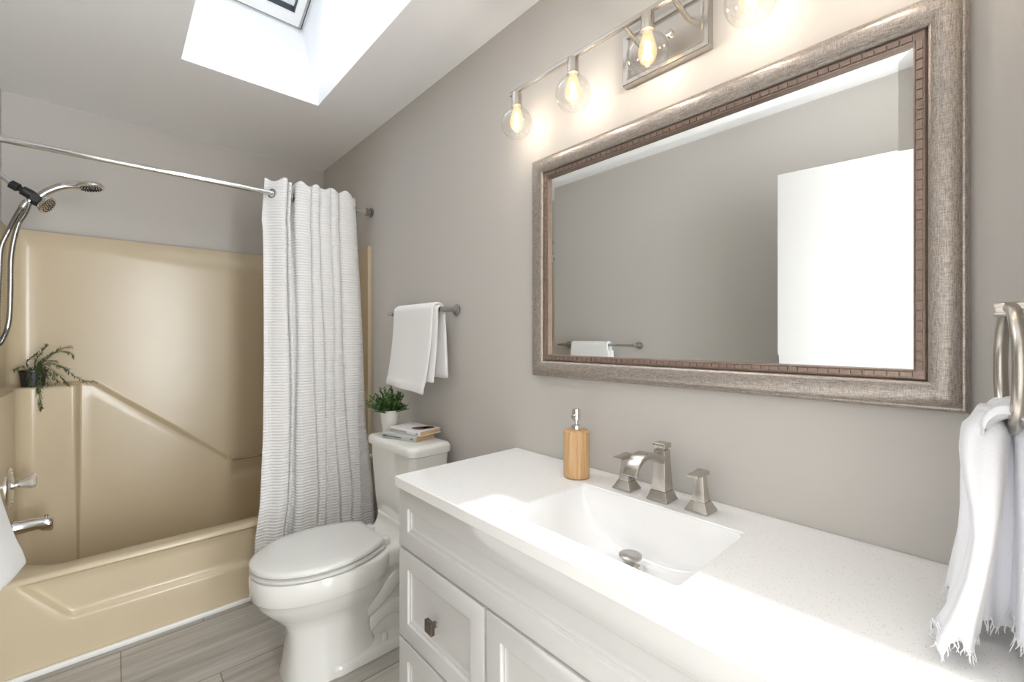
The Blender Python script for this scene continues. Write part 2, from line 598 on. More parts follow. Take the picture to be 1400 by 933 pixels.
# open white door leaf by the left wall (seen in the mirror)
dr = structure_empty('door_1', (-1.33, -0.04, 0.012), 'open white door leaf against the left wall')
def leaf_pt(a, t, z):
    hx, hy, ex, ey = -1.330, -0.035, -1.232, 0.69
    L = sqrt((ex - hx) ** 2 + (ey - hy) ** 2)
    ux, uy = (ex - hx) / L, (ey - hy) / L
    return (hx + ux * a * L - uy * t, hy + uy * a * L + ux * t, z)
mb = MB()
vs = [leaf_pt(a, t, z) for z in (0.012, 2.046) for t in (0, 0.035) for a in (0, 1)]
mb.add(vs, [(0, 2, 3, 1), (4, 5, 7, 6), (0, 1, 5, 4), (2, 6, 7, 3), (0, 4, 6, 2), (1, 3, 7, 5)])
mb.build('door_leaf', 'door', dr, bevel=.002)
structure(MB().box(-W + 0.004, -0.004, 2.412, 2.4318, 0.0, 0.022).build('trim_1', 'trim', bevel=.006, seg=3, smooth=50), 'white strip along the foot of the tub')

# ------------------------------------------------------------------ bathtub with its surround
tub = thing('bathtub', (-0.76, 2.84, 0.0), 'cream one-piece bathtub and shower surround filling the back alcove', 'bathtub')
# wall surround: plan path in (x, y), lofted in z, lower part stepped inward as a ledge
XL, XR, YBK, YFL = -1.497, -0.024, 3.205, 2.467
plan = []   # (upper x, y, lower x, y, inward normal x, y, wall kind)
R = 0.07
YLOW, YCOL, RC = YBK - 0.040, 3.037, 0.06
XLW = XL + 0.045
for y in lin(YFL, YCOL - RC, 24):
    plan.append((XL, y, XLW, y, 1, 0, 'l'))
for i in range(1, 14):
    t = i / 13
    a = pi - (pi / 2) * t
    L1, L2 = YBK - R - (YCOL - RC), R * pi / 2
    d_ = t * (L1 + L2)
    if d_ < L1:
        up = (XL, YCOL - RC + d_)
        nn = (1, 0)
    else:
        b_ = pi - (d_ - L1) / R
        up = (XL + R + R * cos(b_), YBK - R + R * sin(b_))
        nn = (-cos(b_), -sin(b_))
    plan.append((up[0], up[1], XLW + RC + RC * cos(a), YCOL - RC + RC * sin(a), nn[0], nn[1], 'c'))
for x in lin(XLW + RC + .01, -1.272, 7):
    plan.append((x, YBK, x, YCOL, 0, -1, 'c'))
low = []
for i in range(1, 9):
    a = -pi / 2 + (pi / 2) * i / 8
    low.append((-1.270 + .012 * cos(a), YCOL + .012 + .012 * sin(a)))
low += [(-1.258 + .0016 * k, YCOL + .012 + (YLOW - .01 - YCOL - .012) * k / 5) for k in range(1, 6)]
for i in range(1, 6):
    a = pi - (pi / 2) * i / 5
    low.append((-1.250 + .01 + .01 * cos(a), YLOW - .01 + .01 * sin(a)))
for i, (lx, ly) in enumerate(low):
    plan.append((-1.270 + (.06) * (i + 1) / len(low), YBK, lx, ly, 0, -1, 'c'))
xs = lin(-1.20, -0.60, 40) + lin(-0.595, -0.565, 12) + lin(-0.555, XR - R, 24)
for x in xs:
    plan.append((x, YBK, x, YLOW, 0, -1, 'b'))
for i in range(1, 10):
    a = pi / 2 - (pi / 2) * i / 10
    px_, py_ = XR - R + R * cos(a), YBK - R + R * sin(a)
    plan.append((px_, py_, px_ - .03 * cos(a), py_ - .04 * sin(a), -cos(a), -sin(a), 'r'))
for y in lin(YBK - R, YFL, 22):
    plan.append((XR, y, XR - .03, y, -1, 0, 'r'))
def ledge_z(p):
    if p[6] in 'lc':
        return 1.042
    if p[6] == 'r':
        return 0.435
    z = interp([(-1.20, 1.042), (-0.60, 0.537), (0, 0.537)], p[0])
    return z + (0.43 - 0.537) * sstep(-0.588, -0.578, p[0])
offs = [-0.012, -0.009, -0.005, 0.0, 0.003, 0.006]
def surround(i, j):
    p = plan[int(i)]
    lz = ledge_z(p)
    nlow = 16
    if p[6] == 'b' and nlow - 1 <= j < nlow + 11:
        t = (j - nlow + 1) / 11
        z = lz - 0.02 + 0.034 * t
        w = 1 - sstep(0, 1, t)
    elif j < nlow:
        z = 0.09 + (lz - 0.02 - 0.09) * j / (nlow - 1)
        w = 1.0
    elif j < nlow + 7:
        k = j - nlow
        a = (pi / 2) * k / 6
        z = lz - 0.012 + 0.012 * sin(a)
        w = 1.0 - 0.25 * (1 - cos(a)) if p[6] != 'c' else 1.0 - 0.10 * (1 - cos(a))
    elif j < nlow + 11:
        k = j - nlow - 7
        z = lz + 0.002 + 0.003 * k
        w = [0.10, 0.04, 0.01, 0.0][k]
    else:
        k = j - nlow - 11
        z = lz + 0.02 + (1.803 - lz - 0.02) * k / 9
        w = 0.0
    lx, ly = p[2], p[3]
    if p[6] == 'c':
        kz = .62 + .38 * sstep(.2, 1.0, z)
        ly = YLOW - (YLOW - ly) * kz
    return (p[0] + (lx - p[0]) * w, p[1] + (ly - p[1]) * w, z)
NJ = 16 + 7 + 4 + 10
mb = MB()
mb.grid(surround, range(len(plan)), range(NJ))
# rolled top edge back to the wall and front flanges
def top_edge(i, j):
    p = plan[int(i)]
    o = [(0, 1.803), (-.004, 1.808), (-.012, 1.811), (-.022, 1.811)][int(j)]
    return (p[0] + p[4] * o[0], p[1] + p[5] * o[0], o[1])
mb.grid(top_edge, range(len(plan)), range(4))
for sgn, xw, xi in ((1, -W + .0015, XL), (-1, -.0015, XR)):
    dl = 0.045 if sgn > 0 else 0.03
    zt = 1.04 if sgn > 0 else 0.435
    mb.box(min(xw, xi), max(xw, xi), YFL - .012, YFL + .002, 0.33, 1.811)
    mb.box(min(xi, xi + sgn * dl), max(xi, xi + sgn * dl), YFL - .012, YFL + .002, 0.33, zt - .006)
mb.build('surround', 'tub', tub, smooth=40)

# rim, apron and basin
def rec_left(z):
    return interp([(0.172, -1.236), (0.358, -1.385)], z)
prof = []   # (kind, y, z)
def yin(x):
    return 2.517 + 0.10 * sstep(-1.27, -1.43, x) + 0.10 * sstep(-0.25, -0.09, x)
rows = [('in', 0.06, 0.10), ('in', 0.035, 0.22), ('in', 0.012, 0.34), ('in', 0.006, 0.36), ('in', 0.0, 0.368), ('in', -0.008, 0.372),
        ('y', 2.452, 0.372), ('y', 2.444, 0.3705), ('y', 2.4375, 0.367), ('y', 2.4335, 0.3615), ('y', 2.432, 0.356)]
ap = [(0.352, 0.0), (0.346, 0.35), (0.340, 0.8), (0.333, 1.0), (0.30, 1.0), (0.25, 1.0), (0.215, 1.0), (0.200, 1.0), (0.1925, 0.93), (0.186, 0.72), (0.180, 0.40), (0.175, 0.14), (0.170, 0.03), (0.165, 0.0), (0.12, 0), (0.06, 0), (0.0, 0)]
def tub_fn(u, j):
    j = int(j)
    z = rows[j][2] if j < len(rows) else ap[j - len(rows)][0]
    zz = min(max(z, 0.172), 0.358)
    xl = rec_left(zz)
    xr = -W - rec_left(zz) - 0.02
    # u in 0..1 -> warped x so that columns follow the slanted recess ends
    a0, a1 = -W + 0.003, -0.003
    knots = [(0, a0), (.10, xl - .012), (.14, xl + .010), (.86, xr - .010), (.90, xr + .012), (1, a1)]
    x = interp(knots, u)
    if j < len(rows):
        kind, a, z = rows[j]
        if kind == 'in':
            return (x, yin(x) + a, z)
        return (x, a, z)
    z, w = ap[j - len(rows)]
    m = sstep(.10, .14, u) * (1 - sstep(.86, .90, u))
    return (x, 2.432 + 0.024 * w * m, z)
us = lin(0, .10, 8) + lin(.105, .14, 9) + lin(.15, .85, 40) + lin(.86, .90, 9) + lin(.92, 1, 6)
mb = MB()
mb.grid(tub_fn, us, range(len(rows) + len(ap)))
mb.grid(lambda x, y: (x, y, 0.10 + 0.004 * cos(3 * x)), lin(-W + .01, -.01, 20), lin(2.50, 3.23, 12))
mb.build('tub_apron', 'tub', tub, smooth=40)
mb = MB()
mb.tube([(-0.579, 3.142, .527), (-0.18, 3.142, .527)], 0.0085, 14)
mb.build('grab_bar', 'chrome', tub)

# ------------------------------------------------------------------ shower fittings on the left wall
YS = 2.82
sh = thing('handheld_shower', (-W, YS, 1.985), 'chrome handheld shower with black bracket and coiled hose on left alcove wall', 'shower head')
mb = MB().tube(smooth_path([(-W, YS, 1.972), (-1.50, YS, 1.969), (-1.47, YS, 1.957), (-1.44, YS, 1.929)]), .0105, 14)
mb.lathe([(.03, 0), (.03, .004), (.018, .012), (.012, .013)], (-W, YS, 1.972), (1, 0, 0))
mb.build('shower_arm', 'chrome', sh)
mb = MB()
d = Vector((0.86, 0, -0.5)).normalized()
mb.lathe([(.012, 0), (.018, .003), (.019, .028), (.0125, .033), (.0125, .039), (.020, .042), (.021, .070), (.018, .085), (.012, .09)], (-1.448, YS, 1.933), d, 20)
mb.lathe([(.016, -.022), (.02, -.018), (.02, .018), (.016, .022)], (-1.372, YS, 1.882), (0, 1, 0), 20)
mb.tube([(-1.385, YS, 1.872), (-1.352, YS, 1.856)], .014, 14)
mb.build('bracket', 'black', sh)
# fixed spray face
f = Vector((0.80, -0.30, -0.52)).normalized()
fc = Vector((-1.362, YS - .004, 1.875))
mb = MB().lathe([(.012, 0), (.020, .010), (.036, .022), (.040, .030), (.039, .036), (.034, .038)], fc, f, 28)
sf = mb.build('spray_head', 'chrome', sh)
def nozzles(center, axis, rad, h, par, n_rings=3, r0=.0028):
    q = Vector((0, 0, 1)).rotation_difference(axis)
    m = MB()
    for k in range(n_rings):
        rr = rad * (k + .6) / n_rings
        c = 5 + 6 * k
        for i in range(c):
            a = 2 * pi * i / c + k
            m.lathe([(r0, 0), (r0, .003), (r0 * .5, .004)], center + q @ Vector((rr * cos(a), rr * sin(a), h)), axis, 6)
    m.build('nozzles', 'black', par)
nozzles(fc, f, .032, .037, sf)
# handheld wand
mb = MB()
path = smooth_path([(-1.395, YS, 1.868), (-1.365, YS, 1.893), (-1.335, YS, 1.924), (-1.30, YS, 1.951), (-1.262, YS, 1.968), (-1.235, YS, 1.974)])
rad = [interp([(0, .012), (.3, .0145), (.7, .016), (1, .021)], i / (len(path) - 1)) for i in range(len(path))]
mb.tube(path, rad, 16)
ax = Vector((0.16, -0.12, -1)).normalized()
hc = Vector((-1.203, YS, 1.990))
mb.lathe([(.018, -.002), (.034, .002), (.047, .010), (.050, .017), (.049, .023), (.043, .025)], hc, ax, 32)
wd = mb.build('wand', 'chrome', sh)
nozzles(hc, ax, .040, .0245, wd, 4)
def hose(pts, name):
    p = smooth_path(pts, 22)
    n = len(p)
    return MB().tube(p, [.0085 + (.0013 if i % 2 else -.0008) for i in range(n)], 10).build(name, 'chrome_dark', sh, smooth=60)
hose([(-1.405, YS, 1.858), (-1.428, YS, 1.80), (-1.450, YS, 1.732), (-1.472, YS, 1.655), (-1.476, YS - .005, 1.55), (-1.479, YS - .02, 1.42), (-1.479, YS - .03, 1.31)], 'hose')
hose([(-1.390, YS, 1.862), (-1.404, YS - .004, 1.81), (-1.425, YS - .01, 1.75), (-1.442, YS - .012, 1.625), (-1.444, YS - .016, 1.468), (-1.448, YS - .02, 1.343), (-1.462, YS - .024, 1.275), (-1.477, YS - .027, 1.247), (-1.479, YS - .03, 1.31)], 'hose')
MB().lathe([(.0105, 0), (.0125, .003), (.0125, .032), (.0105, .035)], (-1.414, YS, 1.835), (0.45, 0, 0.9), 18).build('ferrule', 'chrome', sh)

XW = XL + 0.045
vl = thing('shower_valve', (XW, 2.82, 0.635), 'round chrome valve plate with faceted clear knob above tub spout', 'shower valve')
MB().lathe([(.086, 0), (.086, .004), (.078, .010), (.045, .013), (.028, .016)], (XW, 2.82, .635), (1, 0, 0), 40).build('escutcheon', 'chrome', vl)
MB().lathe([(.017, .010), (.017, .030), (.013, .034)], (XW, 2.82, .640), (1, 0, 0.10), 20).build('valve_stem', 'chrome', vl)
mb = MB()
n = 16
rings = []
for r, h in ((.014, .030), (.016, .040), (.020, .050), (.0285, .068), (.029, .076), (.024, .082), (.010, .084)):
    rings.append([(XW + h, 2.82 + r * (1 + .09 * (i % 2)) * cos(2 * pi * i / n), .643 + h * .1 + r * (1 + .09 * (i % 2)) * sin(2 * pi * i / n)) for i in range(n)])
mb.loft(rings)
mb.build('knob', 'acrylic', vl, smooth=12)
for s_ in (-1, 1):
    MB().lathe([(.006, 0), (.006, .003), (.004, .004)], (XW + .010, 2.82, .635 + s_ * .062), (1, 0, 0), 12).build('screw', 'chrome_dark', vl)

sp = thing('tub_spout', (XW, 2.82, 0.458), 'chrome tub spout with pull-up diverter knob low on left alcove wall', 'tub spout')
mb = MB()
rings = []
for x, r, dz in ((0, .031, 0), (.006, .033, 0), (.02, .030, 0), (.05, .0275, .001), (.085, .025, .002), (.105, .025, -.001), (.118, .0255, -.004), (.128, .024, -.006), (.133, .019, -.007)):
    rings.append([(XW + x, 2.82 + r * cos(2 * pi * i / 24) * .92, .457 + dz + (r * sin(2 * pi * i / 24)) * (1.0 + (0.35 if (x > .1 and sin(2 * pi * i / 24) < 0) else 0))) for i in range(24)])
mb.loft(rings)
mb.build('spout_body', 'chrome', sp, smooth=50)
MB().lathe([(.004, 0), (.004, .008), (.007, .010), (.0075, .016), (.004, .018)], (XW + .112, 2.82, .476), (0, 0, 1), 14).build('diverter_knob', 'chrome', sp)

# ------------------------------------------------------------------ curtain rod and shower curtain
YR = 2.452
rod = thing('shower_rod', (-0.76, YR, 2.005), 'white chrome tension rod spanning the tub alcove above the curtain', 'curtain rod')
MB().tube([(-W + .02, YR, 2.005), (-.62, YR, 2.005), (-.02, YR, 2.005)], .0125, 18).build('rod', 'chrome', rod)
for xw, sg in ((-W, 1), (0, -1)):
    MB().lathe([(.024, 0), (.026, .003), (.026, .012), (.020, .014), (.019, .026), (.022, .028), (.022, .036), (.0135, .040)], (xw, YR, 2.005), (sg, 0, 0), 26).build('flange', 'chrome_dark', rod)


random.seed(4)
# fold path: control points along the width (s), x fraction and y offset (toward room negative)
folds = [(0.0, 0.030), (0.045, 0.018), (0.080, -0.004), (0.12, -0.026), (0.17, -0.042), (0.20, -0.030), (0.202, -0.006), (0.195, 0.020), (0.205, 0.028), (0.212, -0.005), (0.222, -0.034), (0.240, -0.030), (0.246, 0.005), (0.250, 0.044),
         (0.275, 0.044), (0.290, 0.010), (0.292, -0.028), (0.34, -0.042), (0.42, -0.040), (0.447, -0.028), (0.442, 0.004), (0.440, 0.026), (0.447, 0.020), (0.450, -0.006), (0.462, -0.038), (0.50, -0.044), (0.535, -0.036), (0.530, 0.002), (0.530, 0.026), (0.537, 0.018),
         (0.540, -0.010), (0.552, -0.042), (0.60, -0.048), (0.655, -0.038), (0.650, 0.0), (0.650, 0.028), (0.657, 0.018), (0.660, -0.010), (0.668, -0.040), (0.705, -0.050), (0.750, -0.036), (0.745, 0.0), (0.745, 0.028), (0.753, 0.018), (0.757, -0.010), (0.77, -0.044),
         (0.83, -0.052), (0.90, -0.046), (0.96, -0.026), (0.99, 0.002), (1.0, 0.012)]
fp = smooth_path([(a, b, 0) for a, b in folds], 5)
NF = len(fp)
def curtain_pt(i, t):
    a, b = fp[int(i)].x, fp[int(i)].y
    z = 2.075 + (0.022 - 2.075) * t
    # scalloped top hem
    if t < 0.05:
        z += (1 - t / .05) * (0.012 * cos(a * 38) * 0.8 + (-0.012 if a > .9 else 0))
    xl = interp([(0, -.555), (.10, -.572), (.13, -.567), (.45, -.572), (.62, -.578), (.78, -.598), (.86, -.622), (1, -.632)], t)
    xr = interp([(0, -.095), (.12, -.088), (.35, -.070), (.62, -.062), (.80, -.030), (.90, -.022), (1, -.018)], t)
    yb = interp([(0, 2.452), (.2, 2.440), (.6, 2.400), (.8, 2.368), (1, 2.355)], t)
    amp = interp([(0, 1.0), (.3, .95), (.8, .72), (1, .80)], t)
    if b > 0:
        b *= interp([(0, 1), (.06, .9), (.2, .45), (.5, .35), (1, .5)], t)
    y = yb + b * amp + 0.006 * sin(a * 60 + t * 5) * sstep(.3, 1, t)
    x = xl + (xr - xl) * a + 0.008 * sin(t * 7 + a * 20) * sstep(.1, .5, t) * (0.15 if a < .05 or a > .95 else 1)
    y = min(y, 2.408 + 10 * max(0, .74 - t)) if t > .74 else y
    return (x, y, z + 0.0035 * sin(a * 130) * (1 if t > .99 else 0))
mb = MB()
ts = [0, .006, .012, .02, .03, .04, .05, .056, .06, .066] + lin(.075, .98, 70) + [.985, .99, 1.0]
mb.grid(curtain_pt, range(NF), ts)
cur = mb.build('shower_curtain', 'curtain', None, smooth=80, loc=(-0.33, 2.39, 0.02), solid=.0025)
tag(cur, 'white ribbed shower curtain bunched at the right end of the rod', 'shower curtain')
# grommets where the cloth crosses the rod line
def torus(c, axis, R_, r_, n=28, m=10):
    q = Vector((0, 0, 1)).rotation_difference(Vector(axis).normalized())
    pts = [Vector(c) + q @ Vector((R_ * cos(2 * pi * i / n), R_ * sin(2 * pi * i / n), 0)) for i in range(n)]
    return MB().tube(pts, r_, m, closed=True)
tq = 0.034
prev = None
for i in range(0, NF - 1):
    p = Vector(curtain_pt(i, tq))
    q_ = Vector(curtain_pt(i + 1, tq))
    if (p.y - YR) * (q_.y - YR) <= 0 and p.y != q_.y:
        tdir = Vector((q_.x - p.x, q_.y - p.y, 0)).normalized()
        nrm = Vector((-tdir.y, tdir.x, 0))
        torus(((p.x + q_.x) / 2, YR, 2.003), nrm, .0205, .0042).build('grommet', 'chrome_dark', cur)

# ------------------------------------------------------------------ toilet
YC = 1.79
toi = thing('toilet', (-0.38, YC, 0.0), 'white two-piece toilet with closed lid between tub and vanity', 'toilet')
def egg(xb, xf, hw, z, n=48, pw=2.3, xm=0.42):
    """egg outline: back xb (near wall), front xf (toward room), half width hw, widest at fraction xm from back"""
    xc = xb + (xf - xb) * xm
    out = []
    for i in range(n):
        a = 2 * pi * i / n
        c, s_ = cos(a), sin(a)
        L = (xf - xc) if c > 0 else (xb - xc)
        out.append((xc + L * abs(c) ** (2 / pw) if True else 0, YC + hw * (1 if s_ >= 0 else -1) * abs(s_) ** (2 / pw), z))
    return out
# bowl + pedestal
mb = MB()
rings = [egg(-.30, -.658, .136, 0.0, pw=2.8), egg(-.30, -.658, .135, .010, pw=2.8), egg(-.32, -.648, .122, .05, pw=2.8), egg(-.33, -.640, .113, .12, pw=2.8), egg(-.32, -.642, .110, .18, pw=2.6),
         egg(-.28, -.660, .114, .215, pw=2.4), egg(-.26, -.690, .138, .245, pw=2.3), egg(-.25, -.722, .163, .280, pw=2.2), egg(-.24, -.740, .177, .305, pw=2.2), egg(-.235, -.748, .184, .325, pw=2.2),
         egg(-.235, -.752, .187, .329, pw=2.2), egg(-.235, -.757, .191, .335, pw=2.2), egg(-.235, -.760, .194, .37, pw=2.2), egg(-.235, -.760, .194, .402, pw=2.2), egg(-.24, -.756, .190, .410, pw=2.2), egg(-.25, -.745, .180, .413, pw=2.2)]
mb.loft(rings)
# deck and neck rising to the tank
def deck(x0, x1, hw, z, r):
    return rrect((x0 + x1) / 2, YC, abs(x1 - x0) / 2, hw, r, z)
mb.loft([deck(-.06, -.36, .10, .30, .04), deck(-.05, -.36, .125, .335, .045), deck(-.045, -.36, .137, .35, .045), deck(-.045, -.36, .139, .395, .045), deck(-.045, -.355, .135, .408, .045), deck(-.045, -.34, .13, .4125, .045)])
nk = []
for k in range(9):
    t = k / 8
    a = t * pi / 2
    nk.append(deck(-.04, -.30 + .075 * sin(a) , .128 + .012 * (1 - cos(a)), .405 + .075 * (1 - cos(a)), .04))
mb.loft(nk)
mb.build('bowl', 'porcelain', toi, smooth=45)
# trapway, back pedestal and foot
mb = MB()
mb.loft([rrect(-.300, YC, .230, .140, .05, 0.0), rrect(-.300, YC, .230, .139, .05, .022), rrect(-.300, YC, .228, .137, .05, .032), rrect(-.300, YC, .222, .130, .05, .038)])
mb.loft([rrect(-.24, YC, .16, .060, .05, .03), rrect(-.24, YC, .16, .056, .05, .12), rrect(-.22, YC, .15, .058, .05, .25), rrect(-.20, YC, .14, .085, .05, .34)])
for sg in (-1, 1):
    ph = smooth_path([(-.44, YC + sg * .040, .150), (-.36, YC + sg * .046, .165), (-.28, YC + sg * .048, .215), (-.20, YC + sg * .050, .285), (-.13, YC + sg * .050, .345)])
    mb.tube(ph, [.046] * len(ph), 18)
    ph = smooth_path([(-.385, YC + sg * .045, .030), (-.350, YC + sg * .046, .085), (-.28, YC + sg * .044, .125), (-.20, YC + sg * .042, .12), (-.13, YC + sg * .040, .04)])
    mb.tube(ph, [.036] * len(ph), 18)
mb.build('trapway', 'porcelain', toi, smooth=50)
for sg in (-1, 1):
    MB().lathe([(.014, 0), (.0145, .004), (.0125, .024), (.010, .030), (.005, .033)], (-.300, YC + sg * .112, .037), (0, 0, 1), 18).build('bolt_cap', 'seat', toi)
# seat and lid
def dshape(xb, xf, hw, hb, z, n=40):
    """elongated D: straight back edge of half width hb at xb, rounded front at xf"""
    pts = []
    xm = xb + (xf - xb) * .46
    for i in range(n + 1):
        a = pi / 2 - pi * i / n
        pts.append((xm + (xf - xm) * cos(a) ** .96 if cos(a) > 1e-9 else xm, YC + hw * sin(a), z))
    m = 8
    for k in range(1, m + 1):
        t = k / m
        pts.append((xm + (xb - xm) * t, YC - (hw - (hw - hb) * t ** 2.0), z))
    for k in range(0, m):
        t = 1 - k / m
        pts.append((xm + (xb - xm) * t, YC + (hw - (hw - hb) * t ** 2.0), z))
    return pts
mb = MB()
mb.loft([dshape(-.300, -.748, .182, .113, .4185), dshape(-.297, -.760, .193, .118, .4200), dshape(-.297, -.761, .194, .118, .4290), dshape(-.300, -.755, .188, .116, .4320)])
mb.build('seat', 'seat', toi, smooth=50)
mb = MB()
mb.loft([dshape(-.302, -.748, .182, .113, .4385), dshape(-.299, -.760, .193, .115, .440), dshape(-.299, -.761, .194, .115, .448), dshape(-.301, -.757, .190, .113, .454), dshape(-.306, -.745, .180, .108, .458), dshape(-.33, -.69, .14, .085, .4605), dshape(-.40, -.58, .06, .04, .462)])
mb.build('seat_lid', 'seat', toi, smooth=50)
for sg in (-1, 1):
    MB().box(-.305, -.262, YC + sg * .075 - .02, YC + sg * .075 + .02, .412, .440).build('hinge', 'seat', toi, bevel=.006, seg=3)
    MB().box(-.50, -.47, YC + sg * .160 - .010, YC + sg * .160 + .010, .409, .4175).build('bumper', 'seat', toi, bevel=.002)
MB().box(-.745, -.725, YC - .030, YC + .030, .430, .437).build('bumper', 'seat', toi, bevel=.002)
# tank
def tankring(xf, xb, hw, z, r=.035, bow=.012):
    out = []
    for (x, y, zz) in rrect((xf + xb) / 2, YC, abs(xf - xb) / 2, hw, r, z, 8):
        if x < (xf + xb) / 2:
            x -= bow * (1 - ((y - YC) / hw) ** 2)
        out.append((x, y, zz))
    return out
mb = MB()
mb.loft([tankring(-.195, -.045, .165, .465, .04), tankring(-.205, -.042, .178, .475, .04), tankring(-.211, -.040, .186, .56, .035), tankring(-.218, -.038, .196, .70, .03), tankring(-.221, -.036, .200, .782, .03)])
mb.build('tank', 'porcelain', toi, smooth=50)
mb = MB()
mb.loft([tankring(-.226, -.030, .206, .780, .03), tankring(-.233, -.028, .212, .784, .035), tankring(-.234, -.028, .213, .806, .035), tankring(-.231, -.030, .210, .816, .035), tankring(-.222, -.036, .202, .8225, .035), tankring(-.20, -.055, .18, .8255, .03)])
mb.build('tank_lid', 'porcelain', toi, smooth=50)
mb = MB()
mb.lathe([(.012, 0), (.0125, .004), (.009, .008), (.007, .016)], (-.178, YC + .194, .722), (0, 1, 0), 18)
mb.tube(smooth_path([(-.172, YC + .208, .723), (-.190, YC + .210, .720), (-.214, YC + .208, .713)]), [.0055] * 8 + [.006] * 8 + [.0065], 10)
mb.build('flush_lever', 'chrome', toi)

# ------------------------------------------------------------------ on the tank: books, potted plant
GB = 'books stacked on the toilet tank'
def book(name, label, corner, ang, L, Wd, th, mcov, minks, z0):
    """corner: near spine corner; ang: direction of the spine (unit), pages to the side"""
    root = thing(name, (corner[0], corner[1], z0), label, 'book', GB)
    s_ = Vector((cos(ang), sin(ang), 0))        # along the spine, away from the corner
    w_ = Vector((-s_.y, s_.x, 0))               # across
    if w_.x < 0:
        w_ = -w_
    c = Vector((corner[0], corner[1], z0))
    def P(a, b, h):
        return c + s_ * a + w_ * b + Vector((0, 0, h))
    def slab(m, a0, a1, b0, b1, h0, h1):
        vs = [P(a, b, h) for h in (h0, h1) for b in (b0, b1) for a in (a0, a1)]
        m.add(vs, [(0, 2, 3, 1), (4, 5, 7, 6), (0, 1, 5, 4), (2, 6, 7, 3), (0, 4, 6, 2), (1, 3, 7, 5)])
    ct = .0022
    m = MB()
    slab(m, 0, L, 0, Wd, 0, ct)
    slab(m, 0, L, 0, Wd, th - ct, th)
    # rounded spine
    rings = []
    for k in range(9):
        a = -pi / 2 + pi * k / 8
        rings.append([P(0, -.004 * cos(a) + .0005, th / 2 + th / 2 * sin(a)), P(L, -.004 * cos(a) + .0005, th / 2 + th / 2 * sin(a)), P(L, .003 - .002 * cos(a), th / 2 + (th / 2 - .0005) * sin(a)), P(0, .003 - .002 * cos(a), th / 2 + (th / 2 - .0005) * sin(a))])
    m.loft(rings)
    m.build('cover', mcov, root, smooth=30)
    m = MB()
    slab(m, .003, L - .003, .002, Wd - .004, ct, th - ct)
    m.build('pages', 'paper', root, smooth=0)
    return root, P, slab
LT = 0.8258
a1 = atan2(.204, -.061)
b1, P1, slab = book('book', 'pale grey book at the bottom of the pair on the toilet tank', (-.165, 1.660), a1, .205, .125, .024, 'cover_grey', None, LT)
a2 = a1 - 0.10
b2, P2, _ = book('book', 'white book with brown picture on cover, top of the pair on the tank', (-.150, 1.652), a2, .200, .122, .021, 'cover_white', None, LT + .0243)
# spine lettering: little marks, and the cover picture
def marks(P, th, root, L, mk, spans, name):
    m = MB()
    rnd = random.Random(3)
    for (a0, a1_, hh) in spans:
        a = a0
        while a < a1_:
            wdt = rnd.uniform(.003, .0055)
            h0 = th / 2 - hh / 2
            vs = [P(a_, -.0047 + db, h_) for h_ in (h0, h0 + hh * rnd.uniform(.75, 1)) for db in (0, .0009) for a_ in (a, a + wdt * .8)]
            m.add(vs, [(0, 2, 3, 1), (4, 5, 7, 6), (0, 1, 5, 4), (2, 6, 7, 3), (0, 4, 6, 2), (1, 3, 7, 5)])
            a += wdt + .0012
    m.build(name, mk, root, smooth=0)
marks(P2, .021, b2, .2, 'ink_tan', [(.085, .132, .008), (.137, .168, .008), (.174, .192, .008)], 'title')
marks(P2, .021, b2, .2, 'ink', [(.014, .022, .006)], 'spine_mark')
marks(P1, .024, b1, .2, 'ink', [(.085, .125, .006), (.130, .165, .006), (.172, .196, .008)], 'title')
marks(P1, .024, b1, .2, 'ink', [(.016, .026, .007)], 'spine_mark')
m = MB()
def blob(cx_, cy_, rx, ry, rot, k):
    ring = []
    for i in range(36):
        t = 2 * pi * i / 36
        a_, b_ = rx * cos(t) * (1 + .06 * sin(3 * t + k)), ry * sin(t)
        ring.append((cx_ + a_ * cos(rot) - b_ * sin(rot), cy_ + a_ * sin(rot) + b_ * cos(rot)))
    m.loft([[P2(p, q, .0209) for p, q in ring], [P2(p, q, .0214) for p, q in ring]])
blob(.060, .054, .034, .038, 1.0, 0)
blob(.046, .088, .030, .027, 1.3, 2)
m.build('cover_picture', 'picture', b2, smooth=0)

def leaf_mesh(mb, base, direction, up, L, w, curl=.25):
    d = Vector(direction).normalized()
    sd = d.cross(Vector(up))
    if sd.length < 1e-3:
        sd = d.orthogonal()
    sd.normalize()
    nn = sd.cross(d).normalized()
    base = Vector(base)
    rows_ = []
    for t, ww in ((0, .12), (.25, .8), (.5, 1.0), (.75, .7), (1, .05)):
        c = base + d * (L * t) + nn * (curl * L * (t * (1 - t)) - .25 * curl * L * t * t)
        rows_.append([c - sd * w * ww * .5, c + nn * (-.12 * w * ww), c + sd * w * ww * .5])
    k = len(mb.v)
    for r in rows_:
        mb.v += [tuple(p) for p in r]
    for i in range(4):
        for j in range(2):
            mb.f.append((k + i * 3 + j, k + i * 3 + j + 1, k + (i + 1) * 3 + j + 1, k + (i + 1) * 3 + j))

